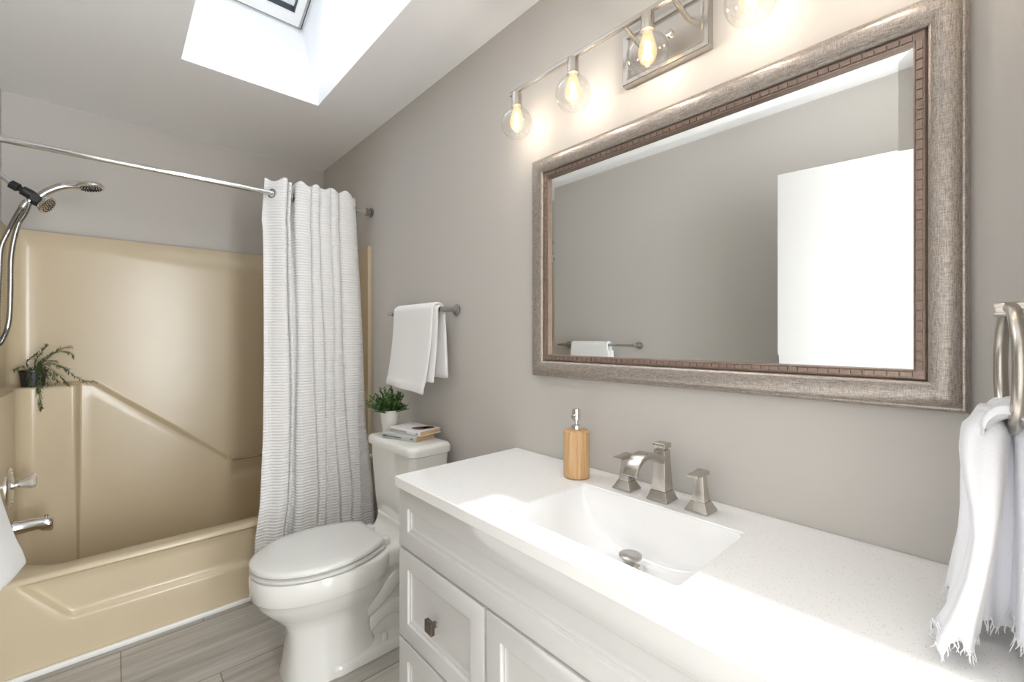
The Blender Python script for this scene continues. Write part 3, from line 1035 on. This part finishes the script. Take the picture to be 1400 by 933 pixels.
pl = thing('potted_plant', (-.140, 1.948, LT), 'bushy green plant in white pot standing on the toilet tank', 'potted plant')
MB().lathe([(.030, 0), (.034, .002), (.040, .05), (.046, .100), (.0465, .104), (.044, .104), (.041, .090), (.038, .088)], (-.140, 1.948, LT), (0, 0, 1), 36, True, False).build('pot', 'pot', pl)
MB().lathe([(.0415, .088), (.03, .091), (.012, .094), (.003, .095)], (-.140, 1.948, LT), (0, 0, 1), 24).build('soil', 'soil', pl)
rnd = random.Random(11)
fol, stm = MB(), MB()
for k in range(84):
    az = rnd.uniform(0, 2 * pi)
    tilt = rnd.uniform(0.05, 1.15)
    L = rnd.uniform(.085, .150) * (1.0 - .18 * tilt)
    b0 = Vector((-.140 + .022 * cos(az) * tilt, 1.948 + .022 * sin(az) * tilt, LT + .085))
    dirv = Vector((sin(tilt) * cos(az), sin(tilt) * sin(az), cos(tilt)))
    if dirv.x > 0:
        dirv.x *= .55
    pts = [b0 + dirv * L * t + Vector((0, 0, -.018 * tilt * t * t)) for t in lin(0, 1, 6)]
    stm.tube(pts, [.0011, .001, .001, .0009, .0008, .0005], 5)
    nl = int(L / .0062)
    for q in range(2, nl):
        t = q / nl
        p = b0 + dirv * L * t + Vector((0, 0, -.018 * tilt * t * t))
        if p.x > -.122 and p.z > LT + .19:
            continue
        for sg in range(2):
            ra = rnd.uniform(0, 2 * pi)
            side = Vector((cos(ra), sin(ra), rnd.uniform(-.1, .7)))
            leaf_mesh(fol, p, dirv * .75 + side, (0, 0, 1), rnd.uniform(.012, .021), rnd.uniform(.0045, .008))
stm.build('stems', 'stem', pl)
fol.build('foliage', 'leaf', pl, smooth=60, weld=False)

# trailing plant on the tub ledge
PX, PY, PZ = -1.405, 3.088, 1.0425
pl = thing('potted_plant', (PX, PY, PZ), 'trailing plant in small black pot on the tub corner ledge', 'potted plant')
MB().lathe([(.036, 0), (.040, .002), (.046, .065), (.049, .068), (.049, .078), (.045, .078), (.043, .066)], (PX, PY, PZ), (0, 0, 1), 28, True, False).build('pot', 'black', pl)
MB().lathe([(.043, .066), (.02, .070), (.004, .072)], (PX, PY, PZ), (0, 0, 1), 20).build('soil', 'soil', pl)
fol, stm = MB(), MB()
rnd = random.Random(5)
# sprigs: control points relative to the pot (x right, y depth, z up)
sprigs = [
    [(0, 0, .07), (.015, -.03, .09), (.020, -.055, .06), (.022, -.066, -.01), (.030, -.068, -.07), (.035, -.070, -.105)],
    [(.01, 0, .07), (.05, -.02, .11), (.10, -.03, .085), (.145, -.035, .04), (.185, -.035, .012), (.215, -.035, .008)],
    [(.01, 0, .07), (.04, -.02, .09), (.08, -.04, .06), (.11, -.05, .02), (.125, -.052, -.008)],
    [(.0, 0, .07), (.03, -.01, .12), (.07, -.015, .155), (.11, -.02, .165), (.14, -.02, .14)],
    [(.0, 0, .07), (.03, -.01, .11), (.065, -.015, .15), (.10, -.02, .18), (.13, -.02, .185)],
    [(.0, 0, .07), (.01, -.01, .12), (.03, -.01, .165), (.05, -.015, .195)],
    [(-.01, 0, .07), (-.02, -.01, .11), (.0, -.015, .14), (.02, -.015, .155)],
    [(-.01, 0, .07), (-.035, -.02, .095), (-.055, -.03, .085)],
    [(0, -.01, .07), (-.01, -.04, .085), (-.005, -.062, .05), (.0, -.068, .01)],
    [(0, -.01, .07), (.03, -.04, .09), (.05, -.06, .05), (.055, -.068, .005)],
    [(0, -.01, .07), (.025, -.05, .08), (.03, -.066, .03), (.028, -.07, -.02)],
    [(0, 0, .07), (.04, -.03, .10), (.085, -.045, .10), (.12, -.05, .075)],
    [(0, 0, .07), (.03, -.03, .085), (.065, -.045, .055), (.085, -.05, .015)],
    [(0, 0, .07), (.02, -.02, .10), (.045, -.03, .12), (.08, -.03, .12)],
]
for sprig in sprigs:
    pts = smooth_path([(PX + a, PY + b, PZ + c) for a, b, c in sprig], 7)
    stm.tube(pts, .0012, 5)
    for i in range(3, len(pts) - 1):
        tv = (pts[i + 1] - pts[i]).normalized()
        for k in range(3):
            ra = rnd.uniform(0, 2 * pi)
            o1 = tv.orthogonal().normalized()
            o2 = tv.cross(o1)
            side = o1 * cos(ra) + o2 * sin(ra)
            if pts[i].z < PZ + .004 and pts[i].y > PY - .06:
                continue
            leaf_mesh(fol, pts[i], tv * .9 + side * .9, (0, 0, 1), rnd.uniform(.014, .024), rnd.uniform(.003, .005), .35)
stm.build('stems', 'stem', pl)
fol.build('foliage', 'needle', pl, smooth=60, weld=False)

# ------------------------------------------------------------------ towel bars and towels
def towel_bar(label, xw, sg, ya, yb, zb, posts, group):
    root = thing('towel_bar', (xw, (ya + yb) / 2, zb), label, 'towel bar', group)
    xb = xw + sg * .068
    MB().tube([(xb, ya, zb), (xb, yb, zb)], .0085, 16).build('bar', 'steel', root, smooth=50)
    for y in posts:
        MB().lathe([(.024, 0), (.025, .002), (.025, .007), (.021, .010), (.0105, .011), (.010, .055), (.0125, .057), (.0125, .080), (.010, .082)], (xw, y, zb), (sg, 0, 0), 26).build('post', 'steel', root)
    return xb
def towel(name, label, cat, layers, material, loc, sg, xb, zb):
    mb = MB()
    for L in layers:
        rr = L['r']
        arc = [pi * k / 12 for k in range(13)]
        path = []
        nf = 26
        for k in range(nf):
            t = 1 - k / nf
            path.append(('f', t))
        for a in arc:
            path.append(('a', a))
        for k in range(1, 21):
            path.append(('b', k / 20))
        ys = lin(0, 1, L.get('ny', 20))
        def fn(i, v, L=L, path=path, rr=rr):
            kind, t = path[int(i)]
            if kind == 'a':
                y = L['y0'] + (L['y1'] - L['y0']) * v
                sag = L.get('sag', 0) * sin(pi * v)
                return (xb + sg * rr * cos(t), y, zb + rr * sin(t) - sag * .3)
            if kind == 'f':
                y0 = L['y0'] + (L['fy0'] - L['y0']) * t ** 1.3
                y1 = L['y1'] + (L['fy1'] - L['y1']) * t ** 1.3
                y = y0 + (y1 - y0) * v
                fl = L['ff'] * t * t * (1 - L.get('tw', 0) * (1 - v))
                rip = L['rip'] * sin(v * L['nr'] * pi + L['ph'] + t * 1.5) * t
                hem = .003 * sstep(.90, .92, t) * (1 - sstep(.955, .965, t))
                drop = L['lf'] + L.get('skew', 0) * (v - .5)
                return (xb + sg * (rr + fl + rip + hem), y, zb - drop * t)
            y0 = L['y0'] + (L['by0'] - L['y0']) * t
            y1 = L['y1'] + (L['by1'] - L['y1']) * t
            return (xb - sg * (rr * (1 - .25 * t) + .002 * sin(v * 9 + t * 3)), y0 + (y1 - y0) * v, zb - L['lb'] * t)
        mb.grid(fn, range(len(path)), ys)
    o = mb.build(name, material, None, smooth=80, loc=loc, solid=layers[0]['th'], sub=1, weld=False)
    return tag(o, label, cat)

GT = 'towel bars'
xb = towel_bar('brushed steel towel bar on the right wall above the toilet', 0.0, -1, 1.592, 2.10, 1.397, (1.592, 2.055), GT)
towel('hand_towel', 'white folded hand towel on the bar above the toilet', 'towel', [
    dict(r=.030, th=.011, y0=1.632, y1=1.988, fy0=1.660, fy1=2.018, by0=1.595, by1=1.96, lf=.362, lb=.300, ff=.030, rip=.004, nr=3, ph=.5, skew=-.02),
    dict(r=.0175, th=.011, y0=1.612, y1=1.96, fy0=1.615, fy1=1.97, by0=1.590, by1=1.95, lf=.318, lb=.292, ff=.020, rip=.003, nr=2, ph=1.5, skew=0),
], 'towel', (xb, 1.82, 1.05), -1, xb, 1.397)
xb2 = towel_bar('brushed steel towel bar on the left wall, reflected in the mirror', -W, 1, 1.60, 2.275, 1.222, (1.60, 2.225), GT)
towel('bath_towel', 'white bath towel on the left wall bar, its corner at picture left', 'towel', [
    dict(r=.024, th=.008, y0=1.795, y1=2.125, fy0=1.80, fy1=2.185, by0=1.80, by1=2.125, lf=.705, lb=.60, ff=.100, tw=.85, rip=.004, nr=3, ph=.2, skew=0),
    dict(r=.0155, th=.008, y0=1.80, y1=2.115, fy0=1.81, fy1=2.15, by0=1.81, by1=2.115, lf=.66, lb=.58, ff=.085, tw=.85, rip=.003, nr=2, ph=.9, skew=0),
], 'towel', (xb2, 1.96, .50), 1, xb2, 1.222)

# ------------------------------------------------------------------ vanity
XF = -0.485
van = thing('vanity_cabinet', (-0.24, 0.57, 0.0), 'white panelled vanity cabinet under the speckled white counter', 'cabinet')
mb = MB()
mb.box(XF + .022, XF + .040, -.052, 1.192, .10, .832)
mb.box(-.014, -.002, -.052, 1.192, .10, .832)
mb.box(XF + .040, -.014, -.052, -.036, .10, .832)
mb.box(XF + .040, -.014, 1.176, 1.192, .10, .832)
mb.box(XF + .040, -.014, .784, .800, .10, .832)
mb.box(XF + .040, -.014, -.036, 1.176, .10, .116)
mb.box(XF + .075, -.002, -.052, 1.192, 0.0, .10)
mb.build('carcass', 'cabinet', van, bevel=.001)
def front(name, y0, y1, z0, z1, rail=.052):
    m = MB()
    pr = [(0.0, 0.0), (0.0, .0185), (.0008, .0205), (.0025, .0212), (rail - .002, .0212), (rail, .0195), (rail + .0008, .0165), (rail + .003, .0150), (rail + .008, .0148), (rail + .0085, .0132), (rail + .014, .0105), (rail + .018, .0100)]
    m.rect_profile(pr, y0, y1, z0, z1, XF + .021, -1)
    return m.build(name, 'cabinet', van, smooth=25)
def knob(par, y, z):
    m = MB()
    m.loft([[(XF - h, y + sy * r, z + sz * r) for sy, sz in ((-1, -1), (1, -1), (1, 1), (-1, 1))] for r, h in ((.0075, .0), (.006, .004), (.006, .012), (.0150, .013), (.0165, .0145), (.0165, .0245), (.0155, .0255))])
    m.build('knob', 'bronze', par, smooth=20, bevel=.0006)
front('false_front', -.048, 1.203, .655, .8255)
d1 = front('drawer', .797, 1.203, .387, .6475)
knob(d1, 1.0, .512)
d2 = front('drawer', .797, 1.203, .125, .3795)
knob(d2, 1.0, .250)
o1 = front('door', .379, .788, .125, .6475)
knob(o1, .415, .56)
o2 = front('door', -.048, .371, .125, .6475)
knob(o2, .335, .56)

# counter with the cut-out
CT, CB = .864, .834
SXa, SXb, SYa, SYb = -.430, -.138, .352, .778
outer = [(-.4992, -.058), (-.001, -.058), (-.001, 1.2026), (-.4992, 1.2026)]
inner = [(p[0], p[1]) for p in rrect((SXa + SXb) / 2, (SYa + SYb) / 2, (SXb - SXa) / 2, (SYb - SYa) / 2, .012, 0, 6)]
# rrect corners run (+,+), (-,+), (-,-), (+,-)
ocor = [outer[2], outer[3], outer[0], outer[1]]
def grow(pts, d):
    cx_ = sum(p[0] for p in pts) / len(pts)
    cy_ = sum(p[1] for p in pts) / len(pts)
    return [(x + (d if x > cx_ else -d), y + (d if y > cy_ else -d)) for x, y in pts]
mb = MB()
def plate(inn, out, z, flip=False):
    k = len(mb.v)
    mb.v += [(x, y, z) for x, y in inn] + [(x, y, z) for x, y in out]
    ni = len(inn)
    for c in range(4):
        for i in range(6):
            mb.f.append((k + c * 7 + i, k + c * 7 + i + 1, k + ni + c))
        d = (c + 1) % 4
        mb.f.append((k + c * 7 + 6, k + d * 7, k + ni + d, k + ni + c))
plate(grow(inner, .002), grow(ocor, -.003), CT)
plate(inner, ocor, CB)
def ring(pts, z):
    return [(x, y, z) for x, y in pts]
mb.loft([ring(grow(ocor, -.003), CT), ring(ocor, CT - .003), ring(ocor, CB)], False, False)
mb.loft([ring(grow(inner, .002), CT), ring(inner, CT - .002), ring(inner, CB)], False, False)
ctop = mb.build('countertop', 'quartz', smooth=30)
tag(ctop, 'white speckled quartz countertop with rectangular sink cut-out on the vanity', 'countertop')

# undermount basin
sk = thing('sink', ((SXa + SXb) / 2, (SYa + SYb) / 2, .72), 'white rectangular undermount sink set into the vanity counter', 'sink')
scx, scy = (SXa + SXb) / 2, (SYa + SYb) / 2
hx, hy = (SXb - SXa) / 2 + .003, (SYb - SYa) / 2 + .003
hx, hy = (SXb - SXa) / 2 - .0008, (SYb - SYa) / 2 - .0008
DEPTH = .122
DX_, DY_ = -.229, .570
def basin(v, u):
    # v along the counter -1..1, u over the cross section front -> back
    d = .010 + (DEPTH - .010) * max(0.0, 1 - abs(v) ** 3.0) ** .62
    top = CT - .004
    y = scy + hy * v
    xf0, xb0 = scx - hx, scx + hx
    sl = min(1, d / DEPTH)
    xf1, xb1 = xf0 + .030 * sl, xb0 - .040 * sl
    r = min(.030, d * .6)
    if u <= 1:                     # front wall
        t = u
        return (xf0 + (xf1 - xf0) * t * (d - r) / d, y, top - (d - r) * t)
    if u <= 2:                     # front fillet
        a = (u - 1) * pi / 2
        x0 = xf0 + (xf1 - xf0) * (d - r) / d
        return (x0 + r * (1 - cos(a)), y, top - (d - r) - r * sin(a))
    if u <= 3:                     # floor
        t = u - 2
        x0 = xf0 + (xf1 - xf0) * (d - r) / d + r
        x1 = xb0 - (xb0 - xb1) * (d - r) / d - r
        return (x0 + (x1 - x0) * t, y, top - d)
    if u <= 4:
        a = (u - 3) * pi / 2
        x1 = xb0 - (xb0 - xb1) * (d - r) / d
        return (x1 - r * (1 - sin(a)), y, top - d + r * (1 - cos(a)))
    t = u - 4
    x1 = xb0 - (xb0 - xb1) * (d - r) / d
    return (x1 + (xb0 - x1) * t, y, top - (d - r) * (1 - t))
mb = MB()
vv = [-cos(pi * k / 48) for k in range(49)]
vv = [(-1 if v < 0 else 1) * abs(v) ** .8 for v in vv]
uu = lin(0, 1, 6) + lin(1.15, 2, 6) + lin(2.2, 3, 5) + lin(3.15, 4, 6) + lin(4.2, 5, 5)
mb.grid(basin, vv, uu)
o_ = rrect(scx, scy, hx, hy, .014, 0, 6)
mb.loft([[(x, y, CT - .0035) for x, y, z in o_], [(x, y, CB - .004) for x, y, z in o_]], False, False)
mb.build('basin', 'sink', sk, smooth=50)
MB().lathe([(.030, 0.0), (.030, .003), (.024, .0045), (.018, .001), (.017, -.002)], (DX_, DY_, CT - .004 - DEPTH), (0, 0, 1), 28).build('drain_flange', 'chrome', sk)
mb = MB()
mb.lathe([(.007, -.002), (.007, .018), (.012, .021), (.024, .023), (.0265, .026), (.0265, .029), (.024, .0305), (.008, .032)], (DX_, DY_, CT - .002 - DEPTH), (0, 0, 1), 30)
mb.build('stopper', 'steel', sk)

# ------------------------------------------------------------------ faucet
fa = thing('faucet', (-.088, .572, CT), 'brushed nickel widespread faucet with square tapered handles behind the sink', 'faucet')
def sq(cx_, cy_, h, z, hy_=None):
    hy_ = h if hy_ is None else hy_
    return [(cx_ - h, cy_ - hy_, z), (cx_ + h, cy_ - hy_, z), (cx_ + h, cy_ + hy_, z), (cx_ - h, cy_ + hy_, z)]
# spout
mb = MB()
c0, c1 = -.088, .568
mb.loft([sq(c0, c1, .0285, CT), sq(c0, c1, .0285, CT + .005), sq(c0, c1, .026, CT + .008), sq(c0, c1, .0205, CT + .026)])
mb.loft([sq(c0, c1, .0195, CT + .026), sq(c0, c1, .0175, CT + .060), sq(c0, c1, .0155, CT + .095), sq(c0, c1, .0145, CT + .128)])
mb.loft([sq(c0, c1, .011, CT + .126), sq(c0, c1, .011, CT + .134)])
mb.loft([sq(c0, c1, .0155, CT + .132), sq(c0, c1, .0165, CT + .136), sq(c0, c1, .0165, CT + .143), sq(c0, c1, .015, CT + .145)])
pth = smooth_path([(-.092, .103), (-.115, .111), (-.145, .1245), (-.175, .1315), (-.203, .1265), (-.222, .112), (-.234, .092)] and [(-.092, 0, .100), (-.118, 0, .110), (-.148, 0, .1225), (-.176, 0, .128), (-.203, 0, .1225), (-.222, 0, .108), (-.233, 0, .090)], 6)
rings = []
for i, p in enumerate(pth):
    a = pth[max(i - 1, 0)]
    b = pth[min(i + 1, len(pth) - 1)]
    t = (b - a).normalized()
    nrm = Vector((-t.z, 0, t.x))
    if nrm.z < 0:
        nrm = -nrm
    f_ = i / (len(pth) - 1)
    hw = .0145 + .0035 * f_
    th = .010 - .0055 * f_
    cc = Vector((p.x, c1, CT + p.z))
    Y = Vector((0, 1, 0))
    rings.append([cc - Y * hw - nrm * th, cc + Y * hw - nrm * th, cc + Y * hw + nrm * th, cc - Y * hw + nrm * th])
mb.loft(rings)
mb.build('spout', 'nickel', fa, smooth=28, bevel=.0012)
def fhandle(cy_, kx):
    m = MB()
    m.loft([sq(kx, cy_, .0275, CT), sq(kx, cy_, .0275, CT + .005), sq(kx, cy_, .025, CT + .008), sq(kx, cy_, .0175, CT + .024)])
    m.loft([sq(kx, cy_, .0165, CT + .024), sq(kx, cy_, .0135, CT + .042), sq(kx, cy_, .0115, CT + .060), sq(kx, cy_, .0100, CT + .080), sq(kx, cy_, .0100, CT + .086)])
    h = m.build('handle', 'nickel', fa, smooth=28, bevel=.001)
    m = MB()
    def sec(x, hw, z0, z1):
        return [(kx + x, cy_ - hw, CT + z0), (kx + x, cy_ + hw, CT + z0), (kx + x, cy_ + hw, CT + z1), (kx + x, cy_ - hw, CT + z1)]
    m.loft([sec(.018, .0135, .085, .094), sec(.0, .0135, .084, .094), sec(-.012, .0115, .0845, .0935), sec(-.03, .0115, .0855, .0935), sec(-.044, .0125, .0865, .0935)])
    m.build('lever', 'nickel', h, smooth=28, bevel=.0012)
fhandle(.674, -.085)
fhandle(.470, -.085)

# ------------------------------------------------------------------ soap dispenser
sd = thing('soap_dispenser', (-.107, .831, CT), 'round wooden soap dispenser with metal pump beside the sink', 'soap dispenser')
MB().lathe([(.030, 0), (.0375, .003), (.0385, .008), (.0385, .130), (.0375, .136), (.033, .1395), (.012, .140)], (-.107, .831, CT), (0, 0, 1), 44).build('bottle', 'wood', sd)
MB().lathe([(.0165, .139), (.017, .141), (.017, .150), (.0155, .153), (.008, .154), (.0055, .156), (.0055, .172)], (-.107, .831, CT), (0, 0, 1), 28).build('collar', 'chrome', sd)
mb = MB().lathe([(.010, .166), (.0125, .168), (.0135, .185), (.0135, .197), (.0115, .201), (.004, .202)], (-.107, .831, CT), (0, 0, 1), 28)
mb.tube([(-.117, .829, CT + .182), (-.134, .822, CT + .180)], .0052, 12)
mb.build('pump', 'chrome', sd)

# ------------------------------------------------------------------ mirror
MY0, MY1, MZ0, MZ1 = .0277, 1.099, 1.1424, 1.8963
mir = thing('wall_mirror', (0, .563, MZ0), 'large mirror in wide brushed silver frame above the vanity', 'mirror')
mb = MB()
mb.rect_profile([(0, 0), (0, .020), (.002, .026), (.006, .029), (.009, .0285), (.0105, .031), (.016, .0355), (.026, .0385), (.036, .0375), (.046, .0325), (.052, .0275), (.0535, .024), (.055, .010), (.055, 0)], MY0, MY1, MZ0, MZ1, 0.0, -1, cap=False)
mb.build('frame', 'frame', mir, smooth=40)
mb = MB()
ins = .0545
mb.rect_profile([(ins, .0), (ins, .0225), (ins + .002, .0245), (ins + .003, .0225), (ins + .0155, .0205), (ins + .0165, .0215), (ins + .0185, .0205), (ins + .0195, .012), (ins + .0195, 0)], MY0, MY1, MZ0, MZ1, 0.0, -1, cap=False)
mb.build('inner_trim', 'frame_lip', mir, smooth=30)
# ridge blocks of the inner trim
mb = MB()
step = .0185
def ridge(along, a, fixed, inw):
    h0, h1 = .0205, .0238
    w0, w1 = .0048, .0148
    g = .0008
    vs = []
    for h, k in ((h0, 0), (h1, .0007)):
        for (aa, ww) in ((a + g + k, w0 + k), (a + step - g - k, w0 + k), (a + step - g - k, w1 - k), (a + g + k, w1 - k)):
            x = -h - (.0012 - (ww - w0) * .17 if k else 0)
            if along == 'y':
                vs.append((x, aa, fixed + inw * ww))
            else:
                vs.append((x, fixed + inw * ww, aa))
    mb.add(vs, [(0, 1, 2, 3), (4, 7, 6, 5), (0, 4, 5, 1), (1, 5, 6, 2), (2, 6, 7, 3), (3, 7, 4, 0)])
ny = int((MY1 - MY0 - 2 * ins - .03) / step)
nz = int((MZ1 - MZ0 - 2 * ins - .03) / step)
for k in range(ny):
    a = (MY0 + MY1) / 2 - ny * step / 2 + k * step
    ridge('y', a, MZ0 + ins, 1)
    ridge('y', a, MZ1 - ins, -1)
for k in range(nz):
    a = (MZ0 + MZ1) / 2 - nz * step / 2 + k * step
    ridge('z', a, MY0 + ins, 1)
    ridge('z', a, MY1 - ins, -1)
mb.build('ridge_trim', 'frame_lip', mir, smooth=0)
mb = MB()
gi = ins + .0185
bw = .022
mb.rect_profile([(gi, .0), (gi, .0110), (gi + bw, .0125)], MY0, MY1, MZ0, MZ1, 0.0, -1, cap=True)
mb.build('glass', 'mirror', mir, smooth=0)

# ------------------------------------------------------------------ vanity light
vy = .602
vlg = thing('vanity_light', (0, vy, 2.065), 'brushed nickel bar light with clear globe shades above the mirror', 'wall light')
mb = MB()
mb.rect_profile([(0, 0), (0, .024), (.002, .026), (.012, .026), (.020, .021), (.024, .020)], vy - .125, vy + .125, 2.005, 2.150, 0.0, -1)
mb.build('back_plate', 'nickel', vlg, smooth=25)
xbz = -.100
zb = 2.118
mb = MB().box(xbz - .006, xbz + .006, vy - .530, vy + .530, zb - .006, zb + .006)
mb.build('bar', 'nickel', vlg, bevel=.001)
for sg in (-1, 1):
    MB().tube([(-.019, vy + sg * .070, 2.100), (xbz, vy + sg * .070, zb - .003)], .0062, 14).build('standoff', 'nickel', vlg)
MB().lathe([(.009, 0), (.009, .008), (.006, .011)], (-.019, vy - .02, 2.088), (-1, 0, 0), 16).build('finial', 'nickel', vlg)
GZ = 2.008
def globe_prof(r, top, bot):
    out = []
    a0 = math.acos(min(1, top / r)) 
    for k in range(25):
        a = (pi / 2 - math.asin(top / r)) if False else None
    ta = math.asin(top / r)
    ba = pi - math.asin(bot / r)
    for k in range(25):
        a = ta + (ba - ta) * k / 24
        out.append((r * sin(a), r * cos(a)))
    return out
for k in range(5):
    y = vy + .496 - .248 * k
    so = MB().lathe([(.006, zb - .004), (.0155, zb - .0055), (.017, zb - .009), (.017, zb - .048), (.0195, zb - .050), (.0195, zb - .053), (.012, zb - .0535)], (xbz, y, 0), (0, 0, 1), 26).build('socket', 'nickel', vlg)
    MB().lathe([(.0165, .058)] + globe_prof(.053, .0165, .030), (xbz, y, GZ), (0, 0, 1), 40, False, False).build('globe_shade', 'glass', so, smooth=80)
    MB().lathe([(.012, zb - .053), (.0125, zb - .060), (.019, zb - .080), (.0235, zb - .100), (.0235, zb - .112), (.018, zb - .128), (.008, zb - .136), (.002, zb - .1375)], (xbz, y, 0), (0, 0, 1), 26, False, True).build('bulb', 'bulb', so, smooth=80)
    fm = MB()
    for j in range(6):
        a = 2 * pi * j / 6
        fm.tube([(xbz + .004 * cos(a), y + .004 * sin(a), zb - .078), (xbz + .007 * cos(a + .3), y + .007 * sin(a + .3), zb - .098), (xbz + .009 * cos(a + .5), y + .009 * sin(a + .5), zb - .120)], .0022, 6)
    fm.build('filament', 'filament', so)
    pt = light('bulb_light', 'POINT', 2.0, (xbz, y, zb - .100), (1.0, 0.93, 0.85), shadow_soft_size=.012)

# ------------------------------------------------------------------ towel ring and guest towel
rx, rz, ry = -.250, 1.235, -.014
rg = thing('towel_ring', (rx, YF, 1.313), 'brushed nickel towel ring at the right edge of the picture', 'towel ring')
MB().lathe([(.026, 0), (.026, .006), (.022, .009), (.0098, .010), (.0098, .058), (.009, .060)], (rx, YF, 1.313), (0, 1, 0), 26).build('post', 'nickel', rg)
rp = [(rx + .080 * sin(2 * pi * i / 56), ry + .0075 * sin(2 * pi * i / 56), rz + .080 * cos(2 * pi * i / 56)) for i in range(56)]
MB().tube(rp, .0075, 14, closed=True).build('ring', 'nickel', rg)

gt = MB()
rnd = random.Random(8)
def tail(levels, folds_, ph, amp, n=56):
    """levels: (z, x centre, y centre, half x, half y)"""
    zs = [l[0] for l in levels]
    out = []
    m = 34
    for k in range(m + 1):
        z = zs[0] + (zs[-1] - zs[0]) * k / m
        def g(j):
            return interp([(-l[0], l[j]) for l in levels], -z)
        t = k / m
        ring = []
        for i in range(n):
            a = 2 * pi * i / n
            w = 1 + amp * (.35 + .65 * t) * sin(folds_ * a + ph + 1.3 * sin(2.2 * t + ph)) + .05 * sin(3 * a + 6 * t)
            zz = z + (.010 * sin(4 * a + ph) + .004 * sin(13 * a) if k == m else 0)
            ring.append((g(1) + g(3) * w * cos(a), g(2) + g(4) * w * sin(a), zz))
        out.append(ring)
    gt.loft(out, True, False)
    # fringe threads along the hem
    for i in range(0, n, 1):
        p = Vector(out[-1][i])
        q = p + Vector((rnd.uniform(-.006, .006), rnd.uniform(-.006, .006), -rnd.uniform(.006, .016)))
        gt.tube([p + Vector((0, 0, .004)), (p + q) / 2 + Vector((rnd.uniform(-.002, .002), rnd.uniform(-.002, .002), 0)), q], [.0009, .0008, .0004], 4)
# front tail, nearest the camera
tail([(1.178, -.268, .004, .022, .012), (1.160, -.276, .008, .034, .022), (1.130, -.285, .010, .036, .022), (1.10, -.290, .009, .034, .020), (1.06, -.294, .007, .030, .015), (1.02, -.296, .008, .026, .012), (.97, -.300, .015, .028, .012), (.92, -.304, .026, .032, .015), (.888, -.308, .035, .038, .020)], 5, .4, .16)
# rear tail behind it
tail([(1.182, -.225, .002, .030, .014), (1.150, -.225, .004, .042, .026), (1.10, -.222, .003, .046, .027), (1.04, -.218, .004, .046, .027), (.98, -.214, .008, .048, .029), (.93, -.212, .012, .050, .032), (.897, -.210, .014, .052, .034)], 6, 1.7, .15)
# tail on the wall side of the ring
tail([(1.180, -.245, -.022, .030, .012), (1.14, -.245, -.030, .042, .014), (1.05, -.245, -.032, .044, .015), (.96, -.245, -.032, .046, .016), (.905, -.245, -.032, .048, .018)], 5, .9, .12)
# the fold over the ring
fo = []
for k in range(13):
    t = k / 12
    a = pi * t
    fo.append((t, ry + .0 + .022 * cos(a), 1.160 + .030 * sin(a)))
rows_ = []
for t, y, z in fo:
    rows_.append([(rx - .066 + .132 * j / 24, y + .004 * sin(j * 1.4 + t * 2), z + .004 * sin(j * 1.1 + .8)) for j in range(25)])
rows2 = [[(p[0], p[1], p[2] - .010) for p in r] for r in rows_]
rings = [r + list(reversed(r2)) for r, r2 in zip(rows_, rows2)]
gt.loft(rings)
tag(gt.build('guest_towel', 'guest', None, smooth=75, loc=(rx, 0.0, .88), weld=False), 'white gauzy guest towel with frayed hem hanging from the ring', 'towel')
